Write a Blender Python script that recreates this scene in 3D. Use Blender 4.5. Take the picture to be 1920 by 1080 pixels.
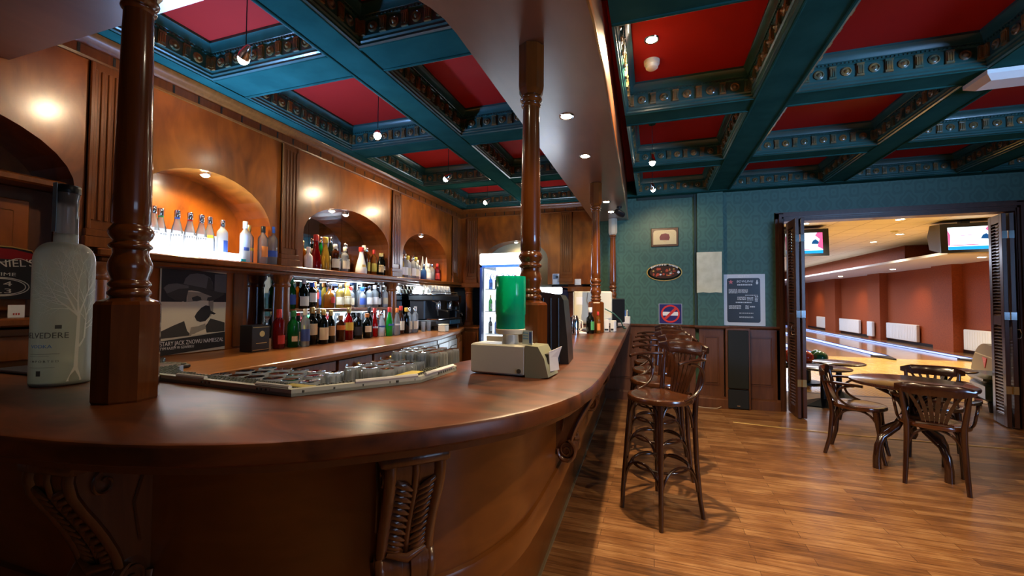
import bpy, math, random
from mathutils import Vector, Matrix
random.seed(7)
PI = math.pi
S = bpy.context.scene
COL = S.collection
for _o in list(bpy.data.objects):
    bpy.data.objects.remove(_o)

# ------------------------------------------------------------------ camera, world, exposure, large lights
FPX = 791.545
YAW, PIT, ROL = 0.322252, 0.0307129, 0.00542239
CAMH = 1.35
cy, sy, cp, sp = math.cos(YAW), math.sin(YAW), math.cos(PIT), math.sin(PIT)
fwd = Vector((-sy * cp, cy * cp, sp))
rgt = Vector((cy, sy, 0))
upv = rgt.cross(fwd)
r2 = math.cos(ROL) * rgt + math.sin(ROL) * upv
u2 = -math.sin(ROL) * rgt + math.cos(ROL) * upv
cd = bpy.data.cameras.new('camera')
cd.sensor_width = 36.0
cd.lens = FPX / 1920 * 36.0
cd.clip_start = 0.02
cd.clip_end = 200
cam = bpy.data.objects.new('camera', cd)
COL.objects.link(cam)
M = Matrix((r2, u2, -fwd)).transposed().to_4x4()
M.translation = Vector((0, 0, CAMH))
cam.matrix_world = M
S.camera = cam
S.view_settings.view_transform = 'Standard'
S.view_settings.look = 'None'
S.view_settings.exposure = 0.55
S.view_settings.gamma = 1.0
S.view_settings.use_curve_mapping = False
S.cycles.use_denoising = True
S.cycles.max_bounces = 10
S.cycles.transparent_max_bounces = 24
S.cycles.caustics_reflective = False
S.cycles.caustics_refractive = False
S.cycles.sample_clamp_indirect = 6.0
W = bpy.data.worlds.new('world')
S.world = W
W.use_nodes = True
W.node_tree.nodes['Background'].inputs[0].default_value = (0.5, 0.6, 0.8, 1)
W.node_tree.nodes['Background'].inputs[1].default_value = 0.05


def light(kind, loc, power, color, target=None, size=0.05, spot=60, blend=0.5, parent=None, sizey=None, name='light', spread=180):
    l = bpy.data.lights.new(name, kind)
    l.energy = power
    l.color = color
    if kind == 'AREA':
        l.size = size
        l.spread = math.radians(spread)
        if sizey:
            l.shape = 'RECTANGLE'
            l.size_y = sizey
    else:
        l.shadow_soft_size = size
    if kind == 'SPOT':
        l.spot_size = math.radians(spot)
        l.spot_blend = blend
    o = bpy.data.objects.new(name, l)
    COL.objects.link(o)
    o.location = loc
    if target is not None:
        d = Vector(target) - Vector(loc)
        o.rotation_euler = d.to_track_quat('-Z', 'Y').to_euler()
    if parent:
        o.parent = parent
    return o


WARM = (1.0, 0.72, 0.42)
WARM2 = (1.0, 0.55, 0.20)
DAY = (0.30, 0.55, 1.0)
# daylight coming in by the windows behind the camera
light('AREA', (4.95, -0.4, 1.85), 85, DAY, (2.0, 3.4, 3.1), size=2.2, sizey=1.5, name='window_daylight', spread=75)


# ------------------------------------------------------------------ materials
def nodes_of(name):
    m = bpy.data.materials.new(name)
    m.use_nodes = True
    nt = m.node_tree
    return m, nt, nt.nodes, nt.links, nt.nodes['Principled BSDF']


def mat(name, col, rough=0.5, metal=0.0, coat=0.0, emis=None, es=0.0, spec=0.5, trans=0.0, alpha=1.0):
    m, nt, N, L, b = nodes_of(name)
    b.inputs['Base Color'].default_value = (*col, 1)
    b.inputs['Roughness'].default_value = rough
    b.inputs['Metallic'].default_value = metal
    b.inputs['Coat Weight'].default_value = coat
    b.inputs['Coat Roughness'].default_value = 0.08
    b.inputs['Specular IOR Level'].default_value = spec
    b.inputs['Transmission Weight'].default_value = trans
    b.inputs['Alpha'].default_value = alpha
    if emis:
        b.inputs['Emission Color'].default_value = (*emis, 1)
        b.inputs['Emission Strength'].default_value = es
    return m


def ramp(N, stops):
    r = N.new('ShaderNodeValToRGB')
    e = r.color_ramp.elements
    while len(e) < len(stops):
        e.new(0.5)
    for i, (p, c) in enumerate(stops):
        e[i].position = p
        e[i].color = (*c, 1)
    return r


def wood(name, c1, c2, rough=0.25, coat=0.5, scale=(14, 14, 1.4), bump=0.0, blot=0.35, coat_rough=0.12, con=0.2):
    m, nt, N, L, b = nodes_of(name)
    tc = N.new('ShaderNodeTexCoord')
    mp = N.new('ShaderNodeMapping')
    mp.inputs['Scale'].default_value = scale
    L.new(tc.outputs['Object'], mp.inputs['Vector'])
    n1 = N.new('ShaderNodeTexNoise')
    n1.inputs['Scale'].default_value = 1.6
    n1.inputs['Detail'].default_value = 7
    n1.inputs['Distortion'].default_value = 1.2
    L.new(mp.outputs['Vector'], n1.inputs['Vector'])
    n2 = N.new('ShaderNodeTexNoise')
    n2.inputs['Scale'].default_value = 2.2
    n2.inputs['Detail'].default_value = 3
    L.new(tc.outputs['Object'], n2.inputs['Vector'])
    mx = N.new('ShaderNodeMix')
    mx.inputs['Factor'].default_value = blot
    L.new(n1.outputs['Fac'], mx.inputs[2])
    L.new(n2.outputs['Fac'], mx.inputs[3])
    r = ramp(N, [(0.5 - con, c1), (0.5 + con, c2)])
    L.new(mx.outputs[0], r.inputs['Fac'])
    L.new(r.outputs['Color'], b.inputs['Base Color'])
    b.inputs['Roughness'].default_value = rough
    b.inputs['Coat Weight'].default_value = coat
    b.inputs['Coat Roughness'].default_value = coat_rough
    if bump:
        bp = N.new('ShaderNodeBump')
        bp.inputs['Strength'].default_value = bump
        bp.inputs['Distance'].default_value = 0.004
        L.new(n1.outputs['Fac'], bp.inputs['Height'])
        L.new(bp.outputs['Normal'], b.inputs['Normal'])
    return m


def emit(name, col, st):
    m = bpy.data.materials.new(name)
    m.use_nodes = True
    N, L = m.node_tree.nodes, m.node_tree.links
    N.remove(N['Principled BSDF'])
    e = N.new('ShaderNodeEmission')
    e.inputs[0].default_value = (*col, 1)
    e.inputs[1].default_value = st
    L.new(e.outputs[0], N['Material Output'].inputs['Surface'])
    return m


def glass(name, col, see=0.7, body=(0.8, 0.85, 0.9), rough=0.04):
    """thin-walled glass: tinted see-through, a little scattering, fresnel gloss"""
    m = bpy.data.materials.new(name)
    m.use_nodes = True
    N, L = m.node_tree.nodes, m.node_tree.links
    N.remove(N['Principled BSDF'])
    t = N.new('ShaderNodeBsdfTransparent')
    t.inputs[0].default_value = (*col, 1)
    d = N.new('ShaderNodeBsdfDiffuse')
    d.inputs[0].default_value = (*body, 1)
    tl = N.new('ShaderNodeBsdfTranslucent')
    tl.inputs[0].default_value = (*body, 1)
    dm = N.new('ShaderNodeMixShader')
    dm.inputs[0].default_value = 0.5
    L.new(d.outputs[0], dm.inputs[1])
    L.new(tl.outputs[0], dm.inputs[2])
    m1 = N.new('ShaderNodeMixShader')
    m1.inputs[0].default_value = see
    L.new(dm.outputs[0], m1.inputs[1])
    L.new(t.outputs[0], m1.inputs[2])
    g = N.new('ShaderNodeBsdfGlossy')
    g.inputs['Roughness'].default_value = rough
    f = N.new('ShaderNodeFresnel')
    f.inputs[0].default_value = 1.4
    m2 = N.new('ShaderNodeMixShader')
    L.new(f.outputs[0], m2.inputs[0])
    L.new(m1.outputs[0], m2.inputs[1])
    L.new(g.outputs[0], m2.inputs[2])
    L.new(m2.outputs[0], N['Material Output'].inputs['Surface'])
    return m


def planks(name, c1, c2, c3, size=(0.9, 0.1), rot=0.0, rough=0.3, gap=0.004, coat=0.25, mort=0.35):
    m, nt, N, L, b = nodes_of(name)
    tc = N.new('ShaderNodeTexCoord')
    mp = N.new('ShaderNodeMapping')
    mp.inputs['Rotation'].default_value = (0, 0, rot)
    L.new(tc.outputs['Object'], mp.inputs['Vector'])
    br = N.new('ShaderNodeTexBrick')
    br.inputs['Scale'].default_value = 1.0
    br.inputs['Brick Width'].default_value = size[0]
    br.inputs['Row Height'].default_value = size[1]
    br.inputs['Mortar Size'].default_value = gap
    br.inputs['Color1'].default_value = (0, 0, 0, 1)
    br.inputs['Color2'].default_value = (1, 1, 1, 1)
    br.inputs['Mortar'].default_value = (0.4, 0.4, 0.4, 1)
    br.offset = 0.37
    L.new(mp.outputs[0], br.inputs['Vector'])
    mp2 = N.new('ShaderNodeMapping')
    mp2.inputs['Scale'].default_value = (1.6, 22, 1)
    L.new(mp.outputs[0], mp2.inputs['Vector'])
    n = N.new('ShaderNodeTexNoise')
    n.inputs['Scale'].default_value = 2.0
    n.inputs['Detail'].default_value = 8
    n.inputs['Roughness'].default_value = 0.65
    n.inputs['Distortion'].default_value = 0.6
    L.new(mp2.outputs[0], n.inputs['Vector'])
    n3 = N.new('ShaderNodeTexNoise')
    n3.inputs['Scale'].default_value = 5.0
    n3.inputs['Detail'].default_value = 5
    L.new(mp.outputs[0], n3.inputs['Vector'])
    a = N.new('ShaderNodeMix')
    a.inputs['Factor'].default_value = 0.22
    L.new(n.outputs['Fac'], a.inputs[2])
    L.new(br.outputs['Color'], a.inputs[3])
    a2 = N.new('ShaderNodeMix')
    a2.inputs['Factor'].default_value = 0.28
    L.new(a.outputs[0], a2.inputs[2])
    L.new(n3.outputs['Fac'], a2.inputs[3])
    r = ramp(N, [(0.30, c1), (0.5, c2), (0.70, c3)])
    L.new(a2.outputs[0], r.inputs['Fac'])
    dk = N.new('ShaderNodeMix')
    dk.data_type = 'RGBA'
    dk.blend_type = 'MULTIPLY'
    mu = N.new('ShaderNodeMath')
    mu.operation = 'MULTIPLY'
    mu.inputs[1].default_value = mort
    L.new(br.outputs['Fac'], mu.inputs[0])
    L.new(mu.outputs[0], dk.inputs['Factor'])
    L.new(r.outputs['Color'], dk.inputs[6])
    dk.inputs[7].default_value = (0.1, 0.08, 0.06, 1)
    L.new(dk.outputs[2], b.inputs['Base Color'])
    rr = N.new('ShaderNodeMapRange')
    rr.inputs[3].default_value = rough - 0.06
    rr.inputs[4].default_value = rough + 0.14
    L.new(n3.outputs['Fac'], rr.inputs[0])
    L.new(rr.outputs[0], b.inputs['Roughness'])
    b.inputs['Coat Weight'].default_value = coat
    b.inputs['Coat Roughness'].default_value = 0.2
    return m


def wallpaper(name, c1, c2):
    m, nt, N, L, b = nodes_of(name)
    tc = N.new('ShaderNodeTexCoord')
    sx = N.new('ShaderNodeSeparateXYZ')
    L.new(tc.outputs['Object'], sx.inputs[0])

    def mth(op, a, bb=None):
        q = N.new('ShaderNodeMath')
        q.operation = op
        for i, v in ((0, a), (1, bb)):
            if v is None:
                continue
            if isinstance(v, (int, float)):
                q.inputs[i].default_value = v
            else:
                L.new(v, q.inputs[i])
        return q.outputs[0]
    u = mth('MULTIPLY', sx.outputs[0], 2 * PI / 0.21)
    v = mth('MULTIPLY', sx.outputs[2], 2 * PI / 0.30)
    g = mth('ADD', mth('COSINE', u), mth('COSINE', v))
    g2 = mth('MULTIPLY', mth('COSINE', mth('MULTIPLY', u, 2)), mth('COSINE', mth('MULTIPLY', v, 2)))
    s = mth('SINE', mth('ADD', mth('MULTIPLY', g, 4.2), mth('MULTIPLY', g2, 1.6)))
    r = ramp(N, [(0.45, c1), (0.62, c2)])
    L.new(mth('ADD', mth('MULTIPLY', s, 0.5), 0.5), r.inputs['Fac'])
    L.new(r.outputs['Color'], b.inputs['Base Color'])
    b.inputs['Roughness'].default_value = 0.55
    return m


def tiles(name, col, line, size, rough=0.7):
    m, nt, N, L, b = nodes_of(name)
    tc = N.new('ShaderNodeTexCoord')
    br = N.new('ShaderNodeTexBrick')
    br.offset = 0
    br.inputs['Scale'].default_value = 1
    br.inputs['Brick Width'].default_value = size
    br.inputs['Row Height'].default_value = size
    br.inputs['Mortar Size'].default_value = 0.012
    br.inputs['Color1'].default_value = (*col, 1)
    br.inputs['Color2'].default_value = tuple(c * 0.94 for c in col) + (1,)
    br.inputs['Mortar'].default_value = (*line, 1)
    L.new(tc.outputs['Object'], br.inputs['Vector'])
    L.new(br.outputs['Color'], b.inputs['Base Color'])
    b.inputs['Roughness'].default_value = rough
    return m


def speck(name, c1, c2, scale=40, rough=0.5, coat=0.0, metal=0.0, spec=0.5):
    m, nt, N, L, b = nodes_of(name)
    tc = N.new('ShaderNodeTexCoord')
    n = N.new('ShaderNodeTexNoise')
    n.inputs['Scale'].default_value = scale
    n.inputs['Detail'].default_value = 5
    L.new(tc.outputs['Object'], n.inputs['Vector'])
    r = ramp(N, [(0.35, c1), (0.65, c2)])
    L.new(n.outputs['Fac'], r.inputs['Fac'])
    L.new(r.outputs['Color'], b.inputs['Base Color'])
    b.inputs['Roughness'].default_value = rough
    b.inputs['Coat Weight'].default_value = coat
    b.inputs['Metallic'].default_value = metal
    b.inputs['Specular IOR Level'].default_value = spec
    return m


K = {}
K['panel'] = wood('varnished_panel_wood', (0.16, 0.036, 0.003), (0.46, 0.118, 0.009), rough=0.34, coat=0.8, scale=(4, 4, 1.5), blot=0.6, coat_rough=0.2, con=0.12)
K['trimw'] = wood('varnished_trim_wood', (0.13, 0.034, 0.005), (0.25, 0.074, 0.012), rough=0.3, coat=0.4, scale=(20, 20, 2))
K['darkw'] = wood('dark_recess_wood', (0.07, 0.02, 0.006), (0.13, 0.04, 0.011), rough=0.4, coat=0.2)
K['post'] = wood('turned_post_wood', (0.09, 0.021, 0.003), (0.18, 0.048, 0.007), rough=0.22, coat=0.7, scale=(18, 18, 1.5), coat_rough=0.08)
K['bartop'] = wood('bar_top_wood', (0.016, 0.004, 0.0015), (0.19, 0.052, 0.012), rough=0.36, coat=0.4, scale=(2.4, 6, 6), blot=0.5, coat_rough=0.25, con=0.14)
K['barfront'] = wood('bar_front_wood', (0.12, 0.034, 0.005), (0.25, 0.080, 0.011), rough=0.33, coat=0.35, scale=(2, 2, 6), blot=0.5)
K['canopy'] = wood('canopy_wood', (0.13, 0.055, 0.028), (0.20, 0.085, 0.042), rough=0.32, coat=0.9, scale=(6, 1.5, 6), blot=0.6, coat_rough=0.22)
K['corbel'] = wood('carved_corbel_wood', (0.06, 0.019, 0.006), (0.15, 0.052, 0.017), rough=0.3, coat=0.6, bump=0.4)
K['counter'] = wood('back_counter_wood', (0.28, 0.095, 0.022), (0.48, 0.19, 0.05), rough=0.28, coat=0.4, scale=(9, 2, 9))
K['bent'] = wood('bentwood', (0.018, 0.006, 0.003), (0.045, 0.014, 0.006), rough=0.2, coat=0.8, scale=(20, 20, 3), coat_rough=0.07)
K['seat'] = wood('bentwood_seat', (0.05, 0.015, 0.005), (0.10, 0.032, 0.01), rough=0.2, coat=0.8, scale=(3, 16, 16), coat_rough=0.1)
K['wains'] = wood('wainscot_wood', (0.09, 0.032, 0.015), (0.17, 0.065, 0.03), rough=0.35, coat=0.3)
K['door'] = wood('louver_door_wood', (0.055, 0.02, 0.011), (0.10, 0.038, 0.02), rough=0.35, coat=0.3)
K['floor'] = planks('worn_plank_floor', (0.065, 0.024, 0.008), (0.27, 0.115, 0.038), (0.52, 0.29, 0.125), size=(0.8, 0.07), rough=0.4, coat=0.15, gap=0.002, mort=0.5)
K['maple'] = planks('maple_lane_boards', (0.50, 0.29, 0.075), (0.60, 0.36, 0.10), (0.68, 0.43, 0.13), size=(3.0, 0.06), rot=PI / 2, rough=0.2, coat=0.5, gap=0.002, mort=0.4)
K['lane'] = planks('oiled_lane_boards', (0.25, 0.14, 0.06), (0.30, 0.17, 0.07), (0.36, 0.2, 0.085), size=(6.0, 0.05), rot=PI / 2, rough=0.1, coat=0.8, gap=0.002, mort=0.3)
K['teal'] = speck('teal_gloss_paint', (0.013, 0.066, 0.060), (0.018, 0.086, 0.077), scale=6, rough=0.6, coat=0.0, spec=0.0)
K['tealg'] = speck('teal_gloss_paint', (0.012, 0.070, 0.066), (0.018, 0.090, 0.084), scale=6, rough=0.3, coat=0.25)
K['tealdark'] = speck('antiqued_gilt_teal_paint', (0.03, 0.085, 0.06), (0.24, 0.13, 0.035), scale=16, rough=0.3, coat=0.4)
K['red'] = mat('red_ceiling_paint', (0.36, 0.018, 0.014), 0.6, spec=0.05)
K['paper'] = wallpaper('green_damask_wallpaper', (0.034, 0.100, 0.076), (0.044, 0.124, 0.096))
K['brass'] = mat('brass', (0.75, 0.52, 0.2), 0.3, 1.0)
K['chrome'] = mat('chrome', (0.8, 0.8, 0.82), 0.12, 1.0)
K['steel'] = speck('brushed_steel', (0.42, 0.5, 0.56), (0.55, 0.62, 0.68), 30, rough=0.3, metal=0.85)
K['black'] = mat('black_plastic', (0.012, 0.012, 0.014), 0.35)
K['blackm'] = mat('black_metal', (0.015, 0.016, 0.017), 0.4, 0.2)
K['white'] = mat('white_plastic', (0.75, 0.74, 0.68), 0.35)
K['cream'] = mat('cream_plastic', (0.72, 0.70, 0.55), 0.4)
K['bezel'] = mat('grey_green_plastic', (0.28, 0.29, 0.19), 0.4)
K['paperw'] = mat('white_paper', (0.8, 0.8, 0.78), 0.7)
K['papery'] = speck('yellowed_paper', (0.62, 0.60, 0.40), (0.74, 0.72, 0.52), 9, rough=0.8)
K['mirror'] = mat('mirror_glass', (0.62, 0.64, 0.66), 0.03, 1.0)
K['ink'] = mat('black_ink', (0.02, 0.02, 0.02), 0.6)
K['lens'] = emit('lit_lamp_lens', (1.0, 0.88, 0.66), 60)
K['lensw'] = emit('lit_lamp_lens_small', (1.0, 0.86, 0.6), 25)


# ------------------------------------------------------------------ mesh helpers
class MB:
    def __init__(self):
        self.v, self.f, self.m = [], [], []
        self.T = None

    def add(self, vs, fs, mi=0):
        o = len(self.v)
        if self.T is not None:
            vs = [tuple(self.T @ Vector(p)) for p in vs]
        self.v += [tuple(p) for p in vs]
        self.f += [tuple(o + i for i in f) for f in fs]
        self.m += [mi] * len(fs)
        return self

    def box(self, a, b, mi=0):
        x0, y0, z0 = a
        x1, y1, z1 = b
        vs = [(x0, y0, z0), (x1, y0, z0), (x1, y1, z0), (x0, y1, z0), (x0, y0, z1), (x1, y0, z1), (x1, y1, z1), (x0, y1, z1)]
        return self.add(vs, [(0, 3, 2, 1), (4, 5, 6, 7), (0, 1, 5, 4), (1, 2, 6, 5), (2, 3, 7, 6), (3, 0, 4, 7)], mi)

    def bbox(self, a, b, e=0.004, mi=0):
        """box with chamfered vertical and horizontal edges"""
        x0, y0, z0 = a
        x1, y1, z1 = b
        e = min(e, abs(x1 - x0) / 2.2, abs(y1 - y0) / 2.2, abs(z1 - z0) / 2.2)
        rings = []
        for z, i in ((z0, e), (z0 + e, 0), (z1 - e, 0), (z1, e)):
            c = e
            p = [(x0 + i + c, y0 + i), (x1 - i - c, y0 + i), (x1 - i, y0 + i + c), (x1 - i, y1 - i - c), (x1 - i - c, y1 - i), (x0 + i + c, y1 - i), (x0 + i, y1 - i - c), (x0 + i, y0 + i + c)]
            rings.append([(q[0], q[1], z) for q in p])
        return self.loft(rings, mi)

    def loft(self, rings, mi=0, caps=True, closed=True):
        n = len(rings[0])
        vs = [p for r in rings for p in r]
        fs = []
        for k in range(len(rings) - 1):
            for i in range(n if closed else n - 1):
                j = (i + 1) % n
                fs.append((k * n + i, k * n + j, (k + 1) * n + j, (k + 1) * n + i))
        if caps:
            fs.append(tuple(range(n - 1, -1, -1)))
            fs.append(tuple((len(rings) - 1) * n + i for i in range(n)))
        return self.add(vs, fs, mi)

    def lathe(self, prof, c=(0, 0, 0), seg=20, mi=0, caps=True, phase=0.0):
        rings = [[(c[0] + r * math.cos(phase + 2 * PI * i / seg), c[1] + r * math.sin(phase + 2 * PI * i / seg), c[2] + z) for i in range(seg)] for r, z in prof]
        return self.loft(rings, mi, caps)

    def tube(self, pts, r, seg=8, mi=0, caps=True, flat=None):
        P = [Vector(p) for p in pts]
        n = len(P)
        R = r if isinstance(r, (list, tuple)) else [r] * n
        prev = None
        rings = []
        for i in range(n):
            t = (P[min(i + 1, n - 1)] - P[max(i - 1, 0)])
            if t.length < 1e-9:
                t = Vector((0, 0, 1))
            t.normalize()
            if prev is None:
                a = Vector((0, 0, 1)) if abs(t.z) < 0.9 else Vector((1, 0, 0))
                nx = t.cross(a).normalized()
            else:
                nx = (prev - t * prev.dot(t))
                nx = nx.normalized() if nx.length > 1e-6 else t.orthogonal().normalized()
            prev = nx
            ny = t.cross(nx)
            rings.append([tuple(P[i] + nx * (R[i] * math.cos(2 * PI * k / seg)) + ny * (R[i] * math.sin(2 * PI * k / seg))) for k in range(seg)])
        return self.loft(rings, mi, caps)

    def hoop(self, c, R, r, n=28, seg=8, mi=0):
        vs, fs = [], []
        for i in range(n):
            a = 2 * PI * i / n
            for k in range(seg):
                b = 2 * PI * k / seg
                q = R + r * math.cos(b)
                vs.append((c[0] + q * math.cos(a), c[1] + q * math.sin(a), c[2] + r * math.sin(b)))
        for i in range(n):
            for k in range(seg):
                fs.append((i * seg + k, ((i + 1) % n) * seg + k, ((i + 1) % n) * seg + (k + 1) % seg, i * seg + (k + 1) % seg))
        return self.add(vs, fs, mi)

    def prism(self, poly, a0, a1, axis='z', mi=0, caps=True):
        def P(u, v, w):
            return {'z': (u, v, w), 'x': (w, u, v), 'y': (u, w, v)}[axis]
        n = len(poly)
        vs = [P(p[0], p[1], a0) for p in poly] + [P(p[0], p[1], a1) for p in poly]
        fs = [(i, (i + 1) % n, n + (i + 1) % n, n + i) for i in range(n)]
        if caps:
            fs += [tuple(range(n - 1, -1, -1)), tuple(range(n, 2 * n))]
        return self.add(vs, fs, mi)

    def sweep(self, prof, path, closed=False, mi=0, caps=True):
        """prof (offset to the left of the path, z); path in XY with mitred corners"""
        n = len(path)
        rings = []
        for i in range(n):
            p = Vector(path[i])
            if closed:
                a, b = Vector(path[i - 1]), Vector(path[(i + 1) % n])
            else:
                a = Vector(path[i - 1]) if i > 0 else None
                b = Vector(path[i + 1]) if i < n - 1 else None
            d1 = (p - a).normalized() if a is not None else None
            d2 = (b - p).normalized() if b is not None else None
            d1 = d1 or d2
            d2 = d2 or d1
            n1, n2 = Vector((-d1.y, d1.x)), Vector((-d2.y, d2.x))
            nn = (n1 + n2)
            nn = nn / max(0.2, nn.dot(n1)) if nn.length > 1e-6 else n1
            rings.append([(p.x + nn.x * o, p.y + nn.y * o, z) for o, z in prof])
        if closed:
            rings.append(rings[0])
            return self.loft(rings, mi, False, False)
        return self.loft(rings, mi, caps, True)

    def build(self, name, mats, parent=None, smooth=35, loc=None, rot=None):
        me = bpy.data.meshes.new(name)
        me.from_pydata(self.v, [], self.f)
        if not isinstance(mats, (list, tuple)):
            mats = [mats]
        for q in mats:
            me.materials.append(q)
        if len(mats) > 1:
            me.polygons.foreach_set('material_index', self.m)
        me.update()
        if smooth:
            me.polygons.foreach_set('use_smooth', [True] * len(me.polygons))
            me.set_sharp_from_angle(angle=math.radians(smooth))
        o = bpy.data.objects.new(name, me)
        COL.objects.link(o)
        if parent:
            o.parent = parent
        if loc:
            o.location = loc
        if rot:
            o.rotation_euler = rot
        return o


def tag(o, label, cat, group=None, kind=None):
    o['label'] = label
    o['category'] = cat
    if group:
        o['group'] = group
    if kind:
        o['kind'] = kind
    return o


def thing(name, label, cat, loc=(0, 0, 0), rz=0.0, group=None):
    o = bpy.data.objects.new(name, None)
    o.empty_display_size = 0.05
    COL.objects.link(o)
    o.location = loc
    o.rotation_euler = (0, 0, rz)
    return tag(o, label, cat, group)


def struct(name, mb, m, label=None, cat=None, smooth=35):
    o = mb.build(name, m, smooth=smooth)
    o['kind'] = 'structure'
    if label:
        o['label'] = label
        o['category'] = cat
    return o


def dup(root, loc, rz, label, group=None):
    r = root.copy()
    COL.objects.link(r)
    r.location = loc
    r.rotation_euler = (0, 0, rz)
    r['label'] = label
    if group:
        r['group'] = group
    for ch in list(root.children):
        c = ch.copy()
        COL.objects.link(c)
        c.parent = r
        for g in list(ch.children):
            d = g.copy()
            COL.objects.link(d)
            d.parent = c
    return r


def text(s, size, m, parent, loc, rot, name='lettering', width=None, depth=0.0006, align='LEFT', shear=0.0, bend=None, label=None):
    cu = bpy.data.curves.new('txt', 'FONT')
    cu.body = s
    cu.size = size
    cu.extrude = depth
    cu.align_x = align
    cu.shear = shear
    cu.resolution_u = 3
    o = bpy.data.objects.new('txt', cu)
    COL.objects.link(o)
    dg = bpy.context.evaluated_depsgraph_get()
    me = bpy.data.meshes.new_from_object(o.evaluated_get(dg))
    bpy.data.objects.remove(o)
    bpy.data.curves.remove(cu)
    xs = [v.co.x for v in me.vertices] or [0, 1]
    if width:
        k = width / max(1e-6, max(xs) - min(xs))
        for v in me.vertices:
            v.co.x *= k
    if bend:
        for v in me.vertices:
            v.co = Vector(bend(v.co.x, v.co.y, v.co.z))
    me.materials.clear()
    me.materials.append(m)
    o = bpy.data.objects.new(name, me)
    COL.objects.link(o)
    if parent:
        o.parent = parent
    o.location = loc
    o.rotation_euler = rot
    return o


FACE_BACK = (PI / 2, 0, 0)            # flat on the back wall, facing the camera
FACE_LEFT = (PI / 2, 0, PI / 2)       # flat on the left wall, facing +X


def offset(path, d):
    """offset an open polyline to its left by d"""
    out = []
    n = len(path)
    for i in range(n):
        a, b = path[max(0, i - 1)], path[min(n - 1, i + 1)]
        t = Vector((b[0] - a[0], b[1] - a[1])).normalized()
        out.append((path[i][0] - t.y * d, path[i][1] + t.x * d))
    return out


# ------------------------------------------------------------------ the shell of the room
XL, YB, ZC, ZP = -2.92, 6.10, 2.79, 3.0
mb = MB()
mb.box((-3.4, -3.6, -0.1), (5.2, 7.45, 0))
struct('floor', mb, K['floor'], smooth=None)
mb = MB()
mb.box((-3.4, -3.6, ZP), (5.2, 6.25, 3.1))
struct('ceiling', mb, K['red'], smooth=None)
mb = MB()
mb.box((-3.4, -3.75, 0), (5.2, -3.6, 3.1))
struct('wall_front', mb, K['paper'], smooth=None)
mb = MB()
for a, b in (((5.06, -1.6, 0.95), (5.12, -1.52, 2.6)), ((5.06, 0.72, 0.95), (5.12, 0.8, 2.6)), ((5.06, -0.44, 0.95), (5.12, -0.36, 2.6)), ((5.06, -1.6, 0.95), (5.12, 0.8, 1.03)), ((5.06, -1.6, 2.52), (5.12, 0.8, 2.6))):
    mb.box(a, b)
mb.box((5.15, -1.6, 0.95), (5.16, 0.8, 2.6), 1)
struct('window_1', mb, [K['white'], emit('overcast_sky', (0.5, 0.68, 1.0), 2.0)], smooth=None)
mb = MB()
mb.box((5.05, 0.8, 0), (5.2, 6.1, 3.1))
mb.box((5.05, -3.6, 0), (5.2, -1.6, 3.1))
mb.box((5.05, -1.6, 0), (5.2, 0.8, 0.95))
mb.box((5.05, -1.6, 2.6), (5.2, 0.8, 3.1))
struct('wall_right', mb, K['paper'], smooth=None)

# green back wall with the wide doorway
DX0, DX1, DZ = 1.56, 3.77, 2.40
mb = MB()
mb.box((-0.76, YB, 0), (DX0, YB + 0.15, 3.1))
mb.box((DX1, YB, 0), (5.2, YB + 0.15, 3.1))
mb.box((DX0, YB, DZ), (DX1, YB + 0.15, 3.1))
struct('wall_back', mb, K['paper'], smooth=None)
mb = MB()
mb.box((0.56, YB - 0.05, 1.0), (0.87, YB, 2.80))
struct('trim_1', mb, K['paper'], smooth=None)
mb = MB()
mb.box((0.525, YB - 0.03, 1.03), (0.56, YB, 2.80))
mb.box((-0.2, YB - 0.02, 2.755), (0.53, YB, 2.80))
struct('trim_2', mb, mat('dark_green_trim', (0.012, 0.03, 0.026), 0.4), smooth=None)

# wainscot below the chair rail
def wains_panel(mb, x0, x1, y, dep, panel=True):
    mb.box((x0, y - dep, 0.12), (x1, y, 1.0))
    if panel:
        w = x1 - x0
        b = min(0.09, w * 0.22)
        q0, q1 = x0 + b, x1 - b
        mb.box((q0 - 0.014, y - dep - 0.010, 0.30), (q0, y - dep, 0.90), 1)
        mb.box((q1, y - dep - 0.010, 0.30), (q1 + 0.014, y - dep, 0.90), 1)
        mb.box((q0 - 0.014, y - dep - 0.010, 0.285), (q1 + 0.014, y - dep, 0.30), 1)
        mb.box((q0 - 0.014, y - dep - 0.010, 0.90), (q1 + 0.014, y - dep, 0.915), 1)
        mb.bbox((q0 + 0.012, y - dep - 0.008, 0.312), (q1 - 0.012, y - dep, 0.888), 0.006)


mb = MB()
wains_panel(mb, -0.74, -0.20, YB, 0.02)
wains_panel(mb, -0.20, 0.16, YB, 0.02)
wains_panel(mb, 0.16, 0.53, YB, 0.02)
wains_panel(mb, 0.57, 0.86, YB - 0.05, 0.03)
wains_panel(mb, 0.88, 1.50, YB, 0.02)
wains_panel(mb, 3.82, 5.05, YB, 0.02)
struct('wall_wainscot', mb, [K['wains'], K['darkw']], smooth=None)
mb = MB()
cr = [(0, 1.0), (0.02, 1.0), (0.03, 1.012), (0.045, 1.02), (0.05, 1.032), (0.05, 1.045), (0, 1.045)]
for path in ([(1.50, YB), (0.87, YB), (0.87, YB - 0.08), (0.56, YB - 0.08), (0.56, YB), (-0.74, YB)], [(5.05, YB), (3.83, YB)]):
    mb.sweep([(o * 1.0, z) for o, z in cr], path)
struct('trim_3', mb, K['wains'])
mb = MB()
bbp = [(0, 0), (0.045, 0), (0.045, 0.11), (0.03, 0.13), (0, 0.14)]
for path in ([(1.50, YB), (0.87, YB), (0.87, YB - 0.08), (0.56, YB - 0.08), (0.56, YB), (-0.74, YB)], [(5.05, YB), (3.83, YB)]):
    mb.sweep(bbp, path)
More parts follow.
